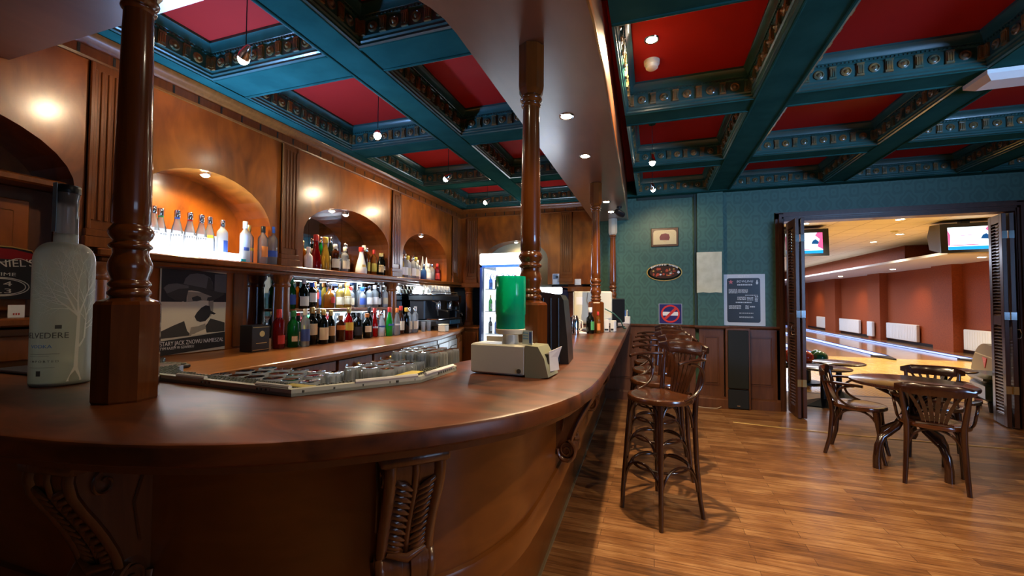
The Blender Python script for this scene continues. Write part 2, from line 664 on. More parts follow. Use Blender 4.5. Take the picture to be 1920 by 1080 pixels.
struct('baseboard_back', mb, K['wains'])

# door casing
mb = MB()
cas = [(0, 0), (0.025, 0), (0.025, 0.03), (0.04, 0.035), (0.04, 0.075), (0.02, 0.09), (0, 0.09)]
for s, xx in ((1, DX0), (-1, DX1)):
    mb.box((xx - (0.09 if s > 0 else 0), YB - 0.02, 0), (xx + (0 if s > 0 else 0.09), YB, DZ + 0.07))
    mb.box((xx - (0.055 if s > 0 else -0.02), YB - 0.04, 0), (xx + (-0.02 if s > 0 else 0.055), YB, DZ + 0.05))
    mb.box((min(xx, xx + s * 0.008), YB - 0.01, 0), (max(xx, xx + s * 0.008), YB + 0.16, DZ))
mb.box((DX0 - 0.09, YB - 0.02, DZ), (DX1 + 0.09, YB, DZ + 0.08))
mb.box((DX0 - 0.055, YB - 0.045, DZ + 0.02), (DX1 + 0.055, YB, DZ + 0.055))
mb.box((DX0, YB - 0.01, DZ - 0.035), (DX1, YB + 0.16, DZ))
struct('trim_4', mb, K['door'], smooth=None)

# ------------------------------------------------------------------ coffered ceiling
LB = [(-1.83, -1.60), (0.69, 0.94), (1.96, 2.18), (3.21, 3.44), (4.47, 4.70)]
TB = [(-0.66, -0.44), (0.67, 0.90), (1.98, 2.23), (3.34, 3.56), (4.68, 4.89)]
XIN = [(-2.76, -1.83), (-1.60, -0.80), (-0.20, 0.69), (0.94, 1.96), (2.18, 3.21), (3.44, 4.47)]
YIN = [(-0.44, 0.67), (0.90, 1.98), (2.23, 3.34), (3.56, 4.68), (4.89, 5.97)]


def beam(mb, x0, x1, y0, y1, along):
    mb.box((x0, y0, ZC + 0.008), (x1, y1, ZP))
    e = 0.018
    if along == 'y':
        mb.bbox((x0, y0, ZC), (x0 + e, y1, ZC + 0.02), 0.004)
        mb.bbox((x1 - e, y0, ZC), (x1, y1, ZC + 0.02), 0.004)
    else:
        mb.bbox((x0, y0, ZC), (x1, y0 + e, ZC + 0.02), 0.004)
        mb.bbox((x0, y1 - e, ZC), (x1, y1, ZC + 0.02), 0.004)


k = 10
for a, b in LB:
    mb = MB()
    beam(mb, a, b, -3.6, 5.97, 'y')
    struct('trim_%d' % k, mb, K['teal'])
    k += 1
for a, b in TB:
    mb = MB()
    for q in XIN:
        beam(mb, q[0], q[1], a, b, 'x')
    struct('trim_%d' % k, mb, K['teal'])
    k += 1
mb = MB()
mb.box((-2.90, -0.6, ZC), (-2.76, 6.02, ZP))
mb.box((-2.9, 5.97, ZC), (5.05, 6.10, ZP))
mb.box((4.70, -0.6, ZC), (5.05, 5.97, ZP))
mb.box((-3.3, -3.6, ZC), (5.05, -0.66, ZC + 0.01))
struct('trim_%d' % k, mb, K['teal'], smooth=None)
k += 1
FR = [(0, 2.795), (0.014, 2.80), (0.014, 2.812), (0.024, 2.818), (0.024, 2.830), (0.032, 2.838), (0.032, 2.922), (0.044, 2.928), (0.044, 2.940), (0.052, 2.944), (0.060, 2.968), (0.082, 2.985), (0.082, 3.0)]
for qx in XIN:
    for qy in YIN:
        x0, x1 = qx
        y0, y1 = qy
        mb = MB()
        mb.sweep(FR, [(x0, y0), (x1, y0), (x1, y1), (x0, y1)], closed=True)
        # rosettes and fluted brackets on the frieze
        for (ax, ay, dx, dy, nx, ny) in ((x0, y0, 1, 0, 0, 1), (x1, y0, 0, 1, -1, 0), (x1, y1, -1, 0, 0, -1), (x0, y1, 0, -1, 1, 0)):
            Ln = (x1 - x0) if dx else (y1 - y0)
            cnt = max(3, round((Ln - 0.1) / 0.148))
            st = (Ln - 0.10) / cnt
            for i in range(cnt + 1):
                t = 0.05 + i * st
                for kind in ('b', 'r'):
                    if kind == 'r':
                        t2 = t + st / 2
                        if t2 > Ln - 0.06:
                            continue
                    else:
                        t2 = t
                    px, py = ax + dx * t2 + nx * 0.032, ay + dy * t2 + ny * 0.032
                    T = Matrix(((dx, 0, nx, px), (dy, 0, ny, py), (0, 1, 0, 2.880), (0, 0, 0, 1)))
                    mb.T = T
                    if kind == 'r':
                        mb.lathe([(0.031, 0), (0.031, 0.006), (0.024, 0.010), (0.020, 0.004), (0.014, 0.006), (0.009, 0.015), (0.001, 0.019)], seg=10, caps=False, mi=1)
                    else:
                        mb.box((-0.020, -0.036, 0), (0.020, 0.040, 0.009), 1)
                        for q in (-0.011, 0, 0.011):
                            mb.box((q - 0.004, -0.028, 0.009), (q + 0.004, 0.026, 0.016), 1)
                        mb.box((-0.021, 0.030, 0), (0.021, 0.042, 0.014), 1)
                        mb.box((-0.021, -0.042, 0), (0.021, -0.032, 0.012), 1)
                    mb.T = None
            # bead row under the crown
            nb = int(Ln / 0.022)
            for i in range(nb):
                t = (i + 0.5) * Ln / nb
                if t < 0.05 or t > Ln - 0.05:
                    continue
                px, py = ax + dx * t + nx * 0.044, ay + dy * t + ny * 0.044
                mb.T = Matrix(((dx, 0, nx, px), (dy, 0, ny, py), (0, 1, 0, 2.934), (0, 0, 0, 1)))
                mb.box((-0.006, -0.005, 0), (0.006, 0.005, 0.006))
                mb.T = None
        struct('trim_%d' % k, mb, [K['tealg'], K['tealdark']])
        k += 1

# ------------------------------------------------------------------ bar outline
OUT = [(-0.294, 6.08), (-0.239, 3.93), (-0.214, 2.85), (-0.196, 2.06), (-0.195, 1.70), (-0.203, 1.50), (-0.224, 1.36), (-0.262, 1.23), (-0.31, 1.115), (-0.37, 1.02), (-0.44, 0.935), (-0.51, 0.865), (-0.585, 0.80), (-0.665, 0.735), (-0.757, 0.676), (-0.85, 0.631), (-0.95, 0.594), (-1.06, 0.563), (-1.19, 0.540), (-1.341, 0.523), (-1.65, 0.508), (-2.1, 0.50), (-2.55, 0.50)]
# going from the far wall to the left wall, the inside of the bar lies to the right: negative offset
INN = [(-2.55, 1.34), (-2.0, 1.34), (-1.90, 1.165), (-1.06, 1.125), (-0.90, 1.36), (-0.885, 1.85), (-0.82, 2.15), (-0.82, 6.08)]
ZT = 1.055
bar = thing('bar_counter', 'long curved wooden bar counter with dark polished top and carved corbels', 'bar counter', (-0.6, 1.2, 0))
BL = Vector((-0.6, 1.2, 0))


def loc(p):
    return (p[0] - BL.x, p[1] - BL.y)


mb = MB()
o1 = [loc(p) for p in OUT]
poly_top = [loc(p) for p in offset(OUT, -0.010)]
poly_in = [loc(p) for p in INN]


def rim(d, z):
    return [(p[0], p[1], z) for p in [loc(q) for q in offset(OUT, -d)] + poly_in]


mb.loft([rim(0.012, ZT - 0.052), rim(0.0, ZT - 0.044), rim(0.0, ZT - 0.010), rim(0.004, ZT - 0.003), rim(0.012, ZT)])
mb.build('bar_top', K['bartop'], bar)
mb = MB()


def wallstrip(prof):
    rings = []
    for d, z in prof:
        rings.append([(p[0], p[1], z) for p in [loc(q) for q in offset(OUT, -d)]])
    mb.loft(rings, 0, False, False)


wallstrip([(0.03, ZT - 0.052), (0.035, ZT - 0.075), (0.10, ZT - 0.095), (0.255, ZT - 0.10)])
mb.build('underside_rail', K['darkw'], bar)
mb = MB()
wallstrip([(0.255, ZT - 0.09), (0.255, 0.54)])
mb.build('front_panel', K['barfront'], bar)
mb = MB()
wallstrip([(0.256, 0.545), (0.243, 0.540), (0.238, 0.530), (0.238, 0.445), (0.245, 0.437), (0.36, 0.432)])
mb.build('waist_moulding', K['barfront'], bar)
mb = MB()
wallstrip([(0.345, 0.44), (0.345, 0.0)])
mb.build('plinth', K['barfront'], bar)
mb = MB()
wallstrip([(0.345, 0.008), (0.333, 0.008), (0.331, 0.0)])
mb.build('floor_strip', mat('dull_edge_strip', (0.22, 0.17, 0.10), 0.4), bar)
# inner cladding of the bar
mb = MB()
mb.prism([loc(p) for p in offset(INN, -0.06)] + [loc(p) for p in reversed(offset(INN, -0.09))], 0.0, ZT - 0.055)
mb.build('service_side', K['steel'], bar)


def corbel_bm(w=0.145):
    """scroll bracket: local +y points out of the panel, z down from 0"""
    mb = MB()
    # outline of the side in (y,z)
    front = [(0.27, 0.0), (0.275, -0.03), (0.262, -0.075), (0.235, -0.12), (0.20, -0.17), (0.165, -0.225), (0.135, -0.28), (0.118, -0.32), (0.112, -0.345)]
    low = []
    for i in range(11):
        a = math.radians(75 - i * 26)
        low.append((0.075 + 0.062 * math.cos(a), -0.405 + 0.062 * math.sin(a)))
    side = [(0.0, 0.0)] + front + low + [(0.0, -0.44)]
    side = list(reversed(side))
    mb.prism(side, -w / 2 + 0.012, w / 2 - 0.012, 'x')
    # carved face: two rounded ribs, a groove and leaf lobes
    prof = [p for p in front]
    for s in (-1, 1):
        mb.tube([(s * (w / 2 - 0.012), y, z) for y, z in prof] + [(s * (w / 2 - 0.008), y, z) for y, z in low], 0.015, 8)
    mb.tube([(0, y + 0.003, z) for y, z in prof], 0.009, 8)
    for i in range(2, len(prof) - 1):
        y, z = prof[i]
        for s in (-1, 1):
            for t in (0.0, 0.5):
                y2, z2 = prof[i][0] * (1 - t) + prof[i + 1][0] * t, prof[i][1] * (1 - t) + prof[i + 1][1] * t
                mb.tube([(s * 0.008, y2 + 0.002, z2 - 0.016), (s * 0.026, y2 + 0.012, z2 + 0.002), (s * 0.046, y2 + 0.008, z2 + 0.014), (s * 0.052, y2 - 0.002, z2 + 0.030)], [0.004, 0.011, 0.009, 0.003], 7)
    # the scroll lobes at the foot
    for s in (-0.036, 0.036):
        mb.tube([(s - 0.03, 0.078, -0.40), (s - 0.024, 0.078, -0.40), (s + 0.024, 0.078, -0.40), (s + 0.03, 0.078, -0.40)], [0.045, 0.07, 0.07, 0.045], 16)
    mb.tube([(-0.05, 0.128, -0.335), (0, 0.142, -0.352), (0.05, 0.128, -0.335)], [0.008, 0.016, 0.008], 8)
    mb.bbox((-w / 2 - 0.012, 0, -0.01), (w / 2 + 0.012, 0.29, 0.025), 0.006)
    # side volute grooves
    for s in (-1, 1):
        pts = []
        for i in range(26):
            a = i * 0.36
            rr = 0.052 * (1 - i / 32)
            pts.append((s * (w / 2 - 0.004), 0.075 + rr * math.cos(a), -0.405 + rr * math.sin(a)))
        mb.tube(pts, 0.006, 6)
        pts = []
        for i in range(22):
            a = 2.2 - i * 0.36
            rr = 0.045 * (1 - i / 28)
            pts.append((s * (w / 2 - 0.004), 0.175 + rr * math.cos(a), -0.065 + rr * math.sin(a)))
        mb.tube(pts, 0.005, 6)
        mb.tube([(s * (w / 2 - 0.006), 0.03, -0.05), (s * (w / 2 - 0.006), 0.07, -0.16), (s * (w / 2 - 0.006), 0.045, -0.29)], 0.006, 6)
    mb.v = [(x, y * 0.68, z * 0.80) for x, y, z in mb.v]
    return mb


# corbels along the outer edge
def at_len(path, s):
    for i in range(len(path) - 1):
        a, b = Vector(path[i]), Vector(path[i + 1])
        l = (b - a).length
        if s <= l:
            return a + (b - a) * (s / l), (b - a).normalized()
        s -= l
    return Vector(path[-1]), (Vector(path[-1]) - Vector(path[-2])).normalized()


PAN = offset(OUT, -0.255)
cme = None
spots = [('y', v) for v in (5.1, 4.1, 3.1, 2.1)] + [('p', (-0.685, 1.055)), ('p', (-1.34, 0.80))]
for kind, v in spots:
    best = None
    for i in range(4000):
        p, t = at_len(PAN, i * 0.002)
        d = abs(p.y - v) if kind == 'y' else (p - Vector(v)).length
        if best is None or d < best[0]:
            best = (d, p, t)
    _, p, t = best
    nrm = Vector((-t.y, t.x))          # left of travel = towards the guests
    ang = math.atan2(nrm.y, nrm.x) - PI / 2
    if cme is None:
        c = corbel_bm().build('corbel', K['corbel'], bar, smooth=50)
        cme = c
    else:
        c = cme.copy()
        COL.objects.link(c)
        c.parent = bar
    lp = loc(p)
    c.location = (lp[0], lp[1], ZT - 0.098)
    c.rotation_euler = (0, 0, ang)

# ------------------------------------------------------------------ canopy over the bar
ZS = 2.49
CIN = [(-3.1, 1.12), (-2.0, 1.12), (-1.25, 1.12)]
for i in range(1, 9):
    a = i / 9 * PI / 2
    CIN.append((-1.25 + 0.46 * math.sin(a), 1.58 - 0.46 * math.cos(a)))
CIN += [(-0.79, 1.6), (-0.80, 6.08)]
cano = thing('bar_canopy', 'long curved wooden canopy hung from the ceiling above the bar counter', 'canopy', (-0.5, 1.2, ZS))
CL = Vector((-0.5, 1.2))
mb = MB()
full = [(p[0] - CL.x, p[1] - CL.y) for p in offset(OUT, -0.032) + [(-3.1, 0.50)] + CIN]
mb.prism(list(reversed(full)), 0.0, 0.02)
mb.build('soffit', K['canopy'], cano)
mb = MB()
rings = []
for z in (0.02, 0.30, 0.505):
    rings.append([(p[0] - CL.x, p[1] - CL.y, z) for p in offset(OUT, -0.036)])
mb.loft(rings, 0, False, False)
rings = []
for z in (0.02, 0.30, 0.505):
    rings.append([(p[0] - CL.x, p[1] - CL.y, z) for p in CIN])
mb.loft(rings, 0, False, False)
mb.build('fascia', K['canopy'], cano)
mb = MB()
rings = []
for d, z in ((0.034, -0.004), (0.026, 0.002), (0.023, 0.02), (0.026, 0.034), (0.036, 0.04)):
    rings.append([(p[0] - CL.x, p[1] - CL.y, z) for p in offset(OUT, -d)])
mb.loft(rings, 0, False, False)
mb.build('edge_moulding', K['trimw'], cano)

# ------------------------------------------------------------------ turned posts standing on the bar
def make_post(label, xy, rz, cap_mat=None):
    t = thing('turned_post', label, 'post', (xy[0], xy[1], ZT), rz, 'turned posts between bar and canopy')
    H = ZS - ZT
    mb = MB()
    c8 = PI / 8
    rb = 0.079
    mb.lathe([(rb - 0.003, 0), (rb, 0.006), (rb, 0.278), (rb - 0.006, 0.288), (0.05, 0.297), (0.044, 0.299)], seg=8, phase=c8)
    mb.build('octagonal_base', K['post'], t, smooth=20)
    mb = MB()
    prof = [(0.044, 0.290), (0.047, 0.298)]

    def bead(z0, z1, r, rin):
        n = 7
        return [(rin + (r - rin) * math.sin(PI * i / (n - 1)), z0 + (z1 - z0) * i / (n - 1)) for i in range(n)]
    prof += bead(0.300, 0.324, 0.0515, 0.044)
    prof += bead(0.327, 0.349, 0.050, 0.043)
    prof += [(0.043, 0.353), (0.0455, 0.362), (0.0505, 0.378), (0.052, 0.392), (0.0495, 0.405), (0.044, 0.419), (0.041, 0.430), (0.0425, 0.438)]
    prof += bead(0.440, 0.462, 0.0515, 0.042)
    prof += [(0.042, 0.467)]
    prof += bead(0.470, 0.512, 0.0535, 0.043)
    prof += [(0.0425, 0.516), (0.0455, 0.520)]
    for i in range(1, 11):
        q = i / 10
        prof.append((0.0455 - 0.0095 * q ** 1.3, 0.520 + (H - 0.275 - 0.520) * q))
    mb.lathe(prof, seg=28)
    mb.build('turned_shaft', K['post'], t, smooth=55)
    mb = MB()
    z0 = H - 0.275
    pr = [(0.036, z0)] + bead(z0, z0 + 0.02, 0.044, 0.036) + bead(z0 + 0.022, z0 + 0.05, 0.05, 0.037) + [(0.04, z0 + 0.052)]
    mb.lathe(pr, seg=28)
    mb.build('neck_rings', K['post'], t, smooth=55)
    mb = MB()
    mb.lathe([(0.045, z0 + 0.052), (0.058, z0 + 0.075), (0.060, z0 + 0.09), (0.060, H - 0.002)], seg=8, phase=c8)
    mb.build('top_block', cap_mat or K['post'], t, smooth=20)
    return t


make_post('thick dark turned post beside the giant frosted bottle', (-1.475, 0.83), 0.18)
make_post('turned post rising behind the green juice dispenser', (-0.515, 1.80), 0.3)
make_post('turned post in front of the cream monitor', (-0.52, 4.10), 0.2)
make_post('slim looking turned post nearest the green back wall', (-0.52, 5.93), 0.2, cap_mat=mat('pale_post_cap', (0.45, 0.40, 0.30), 0.5))

# ------------------------------------------------------------------ panelled woodwork behind the bar
def bay(mb, u0, u1, o0, o1, zb, zs, rise, zt, P, depth, n=18):
    """front of one bay (u along the wall) with an arched opening o0..o1, plus the arch reveal"""
    def q(a, b):
        (ua, za), (ub, zb_) = a, b
        return a, b
    c, hw = (o0 + o1) / 2, (o1 - o0) / 2
    arch = [(o0, zb)] + [(c - hw * math.cos(PI * i / n), zs + rise * math.sin(PI * i / n)) for i in range(n + 1)] + [(o1, zb)]
    vs, fs = [], []

    def quad(a, b, cc, d):
        o = len(vs)
        vs.extend([P(*x) for x in (a, b, cc, d)])
        fs.append((o, o + 1, o + 2, o + 3))
    quad((u0, zb, 0), (o0, zb, 0), (o0, zt, 0), (u0, zt, 0))
    quad((o1, zb, 0), (u1, zb, 0), (u1, zt, 0), (o1, zt, 0))
    for i in range(1, len(arch) - 2):
        a, b = arch[i], arch[i + 1]
        quad((a[0], a[1], 0), (b[0], b[1], 0), (b[0], zt, 0), (a[0], zt, 0))
    for i in range(len(arch) - 1):
        a, b = arch[i], arch[i + 1]
        quad((a[0], a[1], 0), (a[0], a[1], depth), (b[0], b[1], depth), (b[0], b[1], 0))
    mb.add(vs, fs)


PL = lambda u, z, d=0: (XL - d, u, z)
PBK = lambda u, z, d=0: (u, YB + d, z)
ZSH = 1.63
mb = MB()
bay(mb, -0.4, 1.42, 0.20, 1.38, 1.20, 1.93, 0.34, 2.72, PL, 0.34)
bay(mb, 1.42, 2.76, 1.62, 2.60, ZSH, 1.88, 0.36, 2.72, PL, 0.34)
bay(mb, 2.76, 4.30, 2.93, 4.20, ZSH, 1.94, 0.32, 2.72, PL, 0.34)
bay(mb, 4.30, 6.10, 4.49, 5.66, ZSH, 1.92, 0.33, 2.72, PL, 0.34)
struct('wall_left', mb, K['panel'], smooth=25)
mb = MB()
mb.box((-3.40, -3.6, 0), (-3.26, 6.5, 3.1))
mb.box((-3.26, -3.6, 0), (-2.93, -0.4, 3.1))
mb.box((-3.26, 1.44, 0.0), (-3.12, 6.4, 1.60))
struct('wall_left_recess', mb, K['panel'], smooth=None)
mb = MB()
bay(mb, -2.92, -0.75, -2.52, -1.48, 1.60, 1.98, 0.29, 2.72, PBK, 0.25)
struct('wall_bar_end', mb, K['panel'], smooth=25)
mb = MB()
mb.box((-3.3, 6.36, 0), (-0.72, 6.5, 3.1))
mb.box((-0.78, 6.09, 0), (-0.72, 6.4, 3.1))
struct('wall_bar_end_recess', mb, mat('cream_recess_paint', (0.42, 0.40, 0.28), 0.6), smooth=None)
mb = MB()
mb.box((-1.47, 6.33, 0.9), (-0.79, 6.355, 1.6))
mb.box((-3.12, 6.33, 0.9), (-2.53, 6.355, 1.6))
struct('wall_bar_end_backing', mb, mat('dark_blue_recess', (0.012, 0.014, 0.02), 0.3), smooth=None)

# cornice with frieze blocks
COR = [(0, 2.655), (0.012, 2.655), (0.016, 2.668), (0.006, 2.672), (0.006, 2.725), (0.016, 2.73), (0.024, 2.742), (0.050, 2.758), (0.066, 2.775), (0.07, 2.786), (0, 2.786)]
mb = MB()
mb.sweep(COR, [(-0.76, YB), (XL, YB), (XL, -0.4)])
struct('trim_5', mb, K['trimw'])
mb = MB()
y = 0.1
while y < 5.95:
    mb.box((XL + 0.002, y, 2.674), (XL + 0.009, y + 0.012, 2.724))
    y += 0.158
x = -2.8
while x < -0.8:
    mb.box((x, YB - 0.009, 2.674), (x + 0.012, YB - 0.002, 2.724))
    x += 0.158
struct('trim_6', mb, K['ink'], smooth=None)


def pilaster(label, P, u, w=0.17, group='fluted pilasters of the back bar'):
    t = thing('fluted_pilaster', label, 'pilaster', P(u, ZSH, 0), 0, group)
    base = Vector(P(u, ZSH, 0))

    def Q(uu, z, d):
        return tuple(Vector(P(u + uu, ZSH + z, -d)) - base)

    def bx(mb, u0, u1, z0, z1, d):
        a, b = Q(u0, z0, 0), Q(u1, z1, d)
        mb.bbox(tuple(min(p, q) for p, q in zip(a, b)), tuple(max(p, q) for p, q in zip(a, b)), 0.003)
    mb = MB()
    h = w / 2
    bx(mb, -h, h, 0.10, 1.025, 0.018)
    n = 4
    for i in range(n + 1):
        c = -h * 0.74 + 2 * h * 0.74 * i / n
        bx(mb, c - 0.0085, c + 0.0085, 0.15, 0.98, 0.028)
    bx(mb, -h, -h + 0.018, 0.1, 1.02, 0.028)
    bx(mb, h - 0.018, h, 0.1, 1.02, 0.028)
    mb.build('fluted_shaft', K['trimw'], t)
    mb = MB()
    bx(mb, -h - 0.012, h + 0.012, 0.0, 0.06, 0.042)
    bx(mb, -h - 0.006, h + 0.006, 0.06, 0.10, 0.034)
    mb.build('base_block', K['trimw'], t)
    return t


pilaster('fluted wooden pilaster left of the lit bottle arch', PL, 1.505)
pilaster('fluted wooden pilaster between the lit arch and the middle mirrored arch', PL, 2.765)
pilaster('fluted wooden pilaster between the two mirrored arches', PL, 4.325)
pilaster('fluted wooden pilaster in the inner corner of the back bar', PL, 5.90)
pilaster('fluted wooden pilaster left of the tall cooler', PBK, -2.70)
pilaster('fluted wooden pilaster right of the tall cooler', PBK, -1.20)

# long shelf under the arches, turned half columns carrying it
sh = thing('wall_shelf', 'long wooden shelf under the arches carrying rows of bottles', 'shelf', (XL, 3.7, 1.585))
mb = MB()
mb.bbox((-0.33, -2.24, 0), (0.06, 2.38, 0.045), 0.008)
mb.build('shelf_board', K['trimw'], sh)
mb = MB()
mb.bbox((-0.30, -2.22, -0.03), (0.035, 2.37, 0), 0.008)
mb.build('shelf_moulding', K['trimw'], sh)
sh2 = thing('wall_shelf', 'short wooden ledge beside the cooler on the end wall', 'shelf', (-2.70, YB, 1.585))
mb = MB()
mb.bbox((-0.22, -0.05, -0.03), (0.17, 0.25, 0.045), 0.008)
mb.build('shelf_board', K['trimw'], sh2)
sh3 = thing('wall_shelf', 'wooden ledge behind the cream monitor on the end wall', 'shelf', (-1.12, YB, 1.515))
mb = MB()
mb.bbox((-0.35, -0.05, -0.03), (0.36, 0.25, 0.045), 0.008)
mb.build('shelf_board', K['trimw'], sh3)


def halfcol(label, xy, z0, z1, r=0.068):
    t = thing('turned_column', label, 'column', (xy[0], xy[1], z0), 0, 'short columns under the bottle shelf')
    H = z1 - z0
    mb = MB()
    mb.lathe([(r + 0.012, 0), (r + 0.012, 0.04), (r + 0.004, 0.05), (r + 0.008, 0.065), (r, 0.08)], seg=24)
    mb.build('column_base', K['trimw'], t, smooth=50)
    mb = MB()
    mb.lathe([(r, 0.08), (r * 1.0, H * 0.4), (r * 0.9, H - 0.10)], seg=24)
    mb.build('column_shaft', K['trimw'], t, smooth=50)
    mb = MB()
    mb.lathe([(r * 0.9, H - 0.10), (r * 1.02, H - 0.09), (r * 1.02, H - 0.075), (r * 0.92, H - 0.07), (r * 0.95, H - 0.05), (r * 1.2, H - 0.025), (r * 1.25, H)], seg=24)
    mb.build('column_capital', K['trimw'], t, smooth=50)


ZK = 0.965
halfcol('turned wooden column behind the frosted bottle, left of the portrait poster', (-2.97, 1.50), ZK, 1.555)
halfcol('turned wooden column left of the red liqueur bottle', (-2.97, 2.76), ZK, 1.555)
halfcol('turned wooden column right of the crowded bottle shelves', (-2.97, 4.33), ZK, 1.555)
halfcol('turned wooden column beside the coffee machine', (-2.76, 6.12), ZK, 1.555, 0.06)
halfcol('turned wooden column left of the cream monitor', (-1.30, 6.12), ZK, 1.485, 0.06)

# mirrors
def mirror(label, y0, y1, z0, z1, x, panes):
    t = thing('back_bar_mirror', label, 'mirror', (x, (y0 + y1) / 2, z0))
    w = (y1 - y0)
    for i in range(panes):
        a = -w / 2 + w * i / panes + 0.002
        b = -w / 2 + w * (i + 1) / panes - 0.002
        mb = MB()
        mb.box((0, a, 0), (0.006, b, z1 - z0))
        mb.build('mirror_pane', K['mirror'], t, smooth=None)
    return t


mirror('dark mirror filling the middle arch behind the bottles', 2.86, 4.26, ZSH, 2.32, -3.255, 3)
mirror('dark mirror filling the far arch behind the pale bottles', 4.42, 5.74, ZSH, 2.32, -3.255, 3)
mirror('mirror behind the two lower rows of bottles', 2.56, 4.30, ZK, 1.55, -3.118, 3)
mirror('mirror behind the coffee machine', 4.36, 6.05, ZK, 1.55, -3.118, 3)

# raised panelling behind the poster and in the left niche
mb = MB()
mb.bbox((-3.12, 2.44, 0.98), (-3.10, 2.52, 1.58), 0.004)
struct('trim_7', mb, K['trimw'])
lp = thing('niche_shelf', 'dark wooden shelf across the shadowy arch at the far left', 'shelf', (-3.05, 0.78, 1.925))
mb = MB()
mb.bbox((-0.20, -0.59, 0), (0.10, 0.595, 0.04), 0.008)
mb.build('shelf_board', K['trimw'], lp)
lc = thing('niche_cabinet', 'wooden cabinet front with a raised panel below the left niche shelf', 'cabinet', (-3.10, 0.78, 1.257))
mb = MB()
mb.box((-0.12, -0.59, 0), (0.0, 0.595, 0.665))
mb.build('cabinet_body', K['darkw'], lc, smooth=None)
for y0, y1 in ((-0.56, -0.02), (0.02, 0.50)):
    mb = MB()
    mb.bbox((0.0, y0, 0.03), (0.018, y1, 0.60), 0.005)
    mb.bbox((0.018, y0 + 0.06, 0.09), (0.026, y1 - 0.06, 0.54), 0.008)
    mb.build('door_panel', K['panel'], lc)
ll = thing('back_ledge', 'wooden ledge at the far left carrying the black whiskey sign', 'shelf', (-2.98, 0.78, 1.215))
mb = MB()
mb.bbox((-0.2, -0.66, 0), (0.14, 0.61, 0.04), 0.008)
mb.build('ledge_board', K['trimw'], ll)
lb = thing('under_cabinet', 'dark wooden cabinet under the left ledge behind the frosted bottle', 'cabinet', (-2.98, 0.78, 0))
mb = MB()
mb.box((-0.2, -0.64, 0), (0.08, 0.60, 1.2))
mb.build('cabinet_body', K['barfront'], lb, smooth=None)
for i in range(3):
    mb = MB()
    mb.bbox((0.08, -0.62 + i * 0.42, 1.05), (0.098, -0.22 + i * 0.42, 1.17), 0.005)
    mb.build('drawer_front', K['trimw'], lb)

# ------------------------------------------------------------------ back counter with its cabinets
FRONT = [(-2.20, 1.40), (-2.17, 3.40), (-2.24, 4.2), (-2.42, 5.05), (-2.62, 5.62)]
wt = thing('back_worktop', 'long honey brown worktop along the back bar', 'worktop', (-2.6, 3.4, ZK - 0.04))


def WP(p):
    return (p[0] + 2.6, p[1] - 3.4)


mb = MB()
pol = [WP(p) for p in FRONT] + [WP((-3.11, 5.62)), WP((-3.11, 1.40))]
mb.prism(pol, 0.0, 0.04)
mb.build('worktop_board', K['counter'], wt, smooth=20)
mb = MB()
fr = [WP(p) for p in FRONT]
mb.loft([[(p[0], p[1], z) for p in offset(fr, -d)] for d, z in ((-0.0, -0.012), (0.010, 0.0), (0.014, 0.02), (0.010, 0.036), (0.0, 0.0405))], 0, False, False)
mb.build('nosing', K['counter'], wt)
K['coolwood'] = wood('pale_cabinet_wood', (0.34, 0.30, 0.26), (0.5, 0.46, 0.42), rough=0.22, coat=0.5)  # pale tone paints in the cooler's bluish light on the wood
cabs = [(1.42, 2.16, 'd'), (2.16, 2.56, 'd'), (2.56, 2.98, 'd'), (2.98, 3.40, 'd')]
words4 = ['under the portrait poster', 'second from the left below the bottles', 'third from the left below the bottles', 'fourth from the left, next to the pale doors']
for i, (y0, y1, _) in enumerate(cabs):
    c = thing('drawer_cabinet', 'brown back bar drawer unit ' + words4[i], 'cabinet', (-2.6, (y0 + y1) / 2, 0), 0, 'drawer units of the back bar')
    h = (y1 - y0) / 2
    mb = MB()
    mb.box((-0.48, -h + 0.003, 0.06), (0.37, h - 0.003, ZK - 0.045))
    mb.build('carcass', K['barfront'], c, smooth=None)
    mb = MB()
    mb.bbox((0.37, -h + 0.012, 0.795), (0.392, h - 0.012, 0.905), 0.005)
    d = mb.build('drawer', K['trimw'], c)
    mb = MB()
    mb.tube([(0.392, 0.0, 0.85), (0.405, 0.0, 0.85), (0.415, 0.0, 0.85), (0.425, 0, 0.85)], [0.008, 0.010, 0.020, 0.010], 12)
    mb.build('knob', K['brass'], d)
    mb = MB()
    mb.tube([(0.391, -h * 0.55, 0.855), (0.398, -h * 0.55, 0.855)], 0.012, 12)
    mb.build('lock', K['chrome'], d)
    mb = MB()
    mb.bbox((0.37, -h + 0.012, 0.08), (0.388, h - 0.012, 0.775), 0.005)
    mb.bbox((0.388, -h + 0.06, 0.72), (0.394, h - 0.06, 0.74), 0.002)
    mb.build('steel_door', K['steel'], c)
pts = [FRONT[1], FRONT[2], FRONT[3], FRONT[4]]
wd = ['first pale panelled cabinet right of the drawers', 'middle pale panelled cabinet below the coffee machine', 'end panelled cabinet near the tall cooler']
